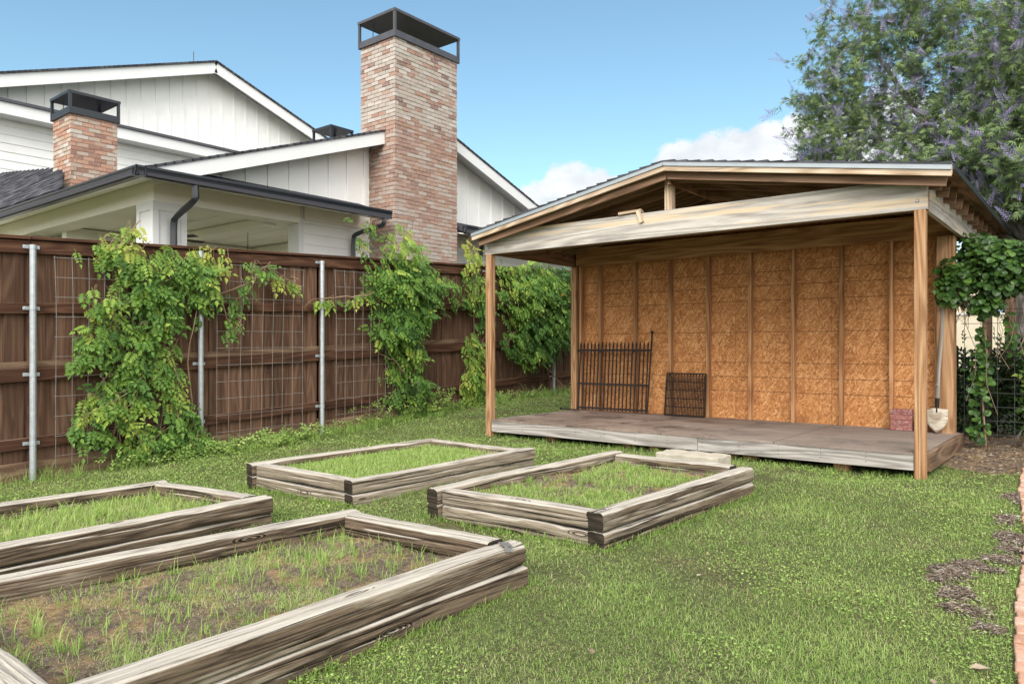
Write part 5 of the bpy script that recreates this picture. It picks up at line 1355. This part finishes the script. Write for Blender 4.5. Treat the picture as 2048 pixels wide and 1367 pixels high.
crown_tree('chaste_tree', 'chaste tree covered in purple flower spikes overhanging the right end of the shed roof',
           [(-.95, 12.2, .2, .17), (-.98, 12.2, 1.2, .15), (-.9, 12.3, 2.2, .14), (-.8, 12.4, 2.9, .12)],
           [[(-.8, 12.4, 2.8, .1, ), (-1.6, 12.6, 3.9, .06), (-2.3, 12.8, 5.0, .035), (-2.9, 12.9, 6.1, .02)], [(-.8, 12.4, 2.9, .1), (-.8, 12.9, 4.2, .07), (-1.2, 13.3, 5.6, .04), (-1.3, 13.5, 6.8, .02)],
            [(-.85, 12.35, 2.6, .08), (-1.5, 11.6, 3.3, .05), (-1.9, 11.2, 3.7, .02)], [(-.8, 12.4, 2.8, .1), (.2, 12.5, 3.9, .07), (.9, 12.8, 5.2, .04), (1.3, 13, 6.4, .02)], [(-.8, 12.3, 2.7, .07), (-.2, 11.5, 3.2, .05), (.3, 10.9, 3.6, .02)],
            [(-1.2, 12.5, 3.4, .05), (-2.3, 12.5, 3.9, .035), (-3.2, 12.6, 4.2, .015)]],
           [(-3.0, 12.95, 5.0, 1.2, 1.3, 1.5, 1.4), (-2.5, 12.9, 6.6, 1.5, 1.4, 1.1, 1.2), (-1.2, 13.4, 5.6, 1.6, 1.6, 1.9, 2.0), (-1.3, 12.2, 4.0, 1.4, .9, 1.0, 1.5), (.4, 13, 5.4, 1.6, 1.6, 2.0, 2.0), (-.3, 11.4, 3.9, 1.0, .8, 1.0, 1.5), (.9, 11.6, 4.3, 1.2, .9, 1.4, 1.4), (-.6, 12.0, 5.2, 1.1, .9, 1.3, 1.4), (-2.9, 12.7, 3.7, .8, .7, .6, .9), (-3.6, 13.0, 4.15, .75, .8, .6, .7), (-3.7, 13.0, 5.3, .7, .9, 1.0, .45)],
           6300, vitex_leaves, 17, None, nlv=12, twig=.42)


def plain_leaves(mat, tone, sz=1.0, tmpl=None):
    def fn(root, P, A, TP, TA, rng):
        n = len(P); mb = MB(); scatter(mb, tmpl or simple_sprig(5, .09, .05), P + rng.normal(0, .07, (n, 3)), A * .3 + rng.normal(size=(n, 3)), np.array([0, 0, 1.0]) + .55 * rng.normal(size=(n, 3)), sz * rng.uniform(.7, 1.3, n), np.clip(tone + .18 * rng.normal(size=n), 0, 1), rng=rng)
        part(mb, 'crown', mat, root)
    return fn


crown_tree('shade_tree', 'broad green shade tree standing behind the purple flowering tree',
           [(-1.6, 20.5, .6, .3), (-1.5, 20.5, 2.2, .25), (-1.4, 20.5, 3.2, .2)], [[(-1.4, 20.5, 3.0, .16), (-2.4, 20.3, 4.4, .08), (-2.9, 20.2, 5.6, .03)], [(-1.4, 20.5, 3.1, .16), (-.2, 20.5, 4.6, .09), (.5, 20.5, 6.2, .03)], [(-1.4, 20.5, 3.2, .14), (-1.2, 20.9, 5.0, .08), (-1.2, 21, 7, .03)]],
           [(-1.6, 20.5, 5.6, 2.4, 2.2, 2.4, 2), (-.0, 20.5, 4.6, 2.5, 2.0, 2.0, 1.6), (-.4, 20.5, 2.8, 2.0, 1.6, 1.1, 1.0), (2.5, 20, 5.5, 2.4, 2, 2.6, 1.6)], 1500, plain_leaves('treeleaf', .5, 1.5), 23, None, nlv=6, twig=.7)
crown_tree('young_tree', 'small yellow green tree top just showing over the shed roof ridge',
           [(-5.6, 16.6, .5, .09), (-5.6, 16.6, 2.2, .07), (-5.5, 16.7, 3.2, .06)], [[(-5.5, 16.7, 3.0, .05), (-6.1, 16.5, 4.2, .02)], [(-5.5, 16.7, 3.0, .05), (-4.9, 16.9, 4.4, .02)]],
           [(-5.5, 16.7, 4.6, .95, .9, .85, 1), (-4.7, 16.9, 4.9, .8, .8, .85, .8)], 420, plain_leaves('treeleaf', .72, 1.0), 29, None, nlv=6, twig=.4)
crown_tree('garden_tree', 'dark green tree filling the gap low behind the right shed eave',
           [(1.3, 14.2, .4, .14), (1.3, 14.2, 1.6, .12), (1.3, 14.3, 2.2, .10)], [[(1.3, 14.3, 2.1, .08), (.4, 14.2, 3.1, .04)], [(1.3, 14.3, 2.1, .08), (2.2, 14.4, 3.3, .04)]],
           [(.2, 14.3, 2.9, 1.3, 1.0, .8, 1), (1.6, 14.4, 3.2, 1.6, 1.1, 1.4, 1.4), (-.5, 14.6, 3.4, .9, .8, .7, .7)], 900, plain_leaves('treeleaf', .35, 1.1), 31, None, nlv=6, twig=.5)
print('scene ready', len(bpy.data.objects))
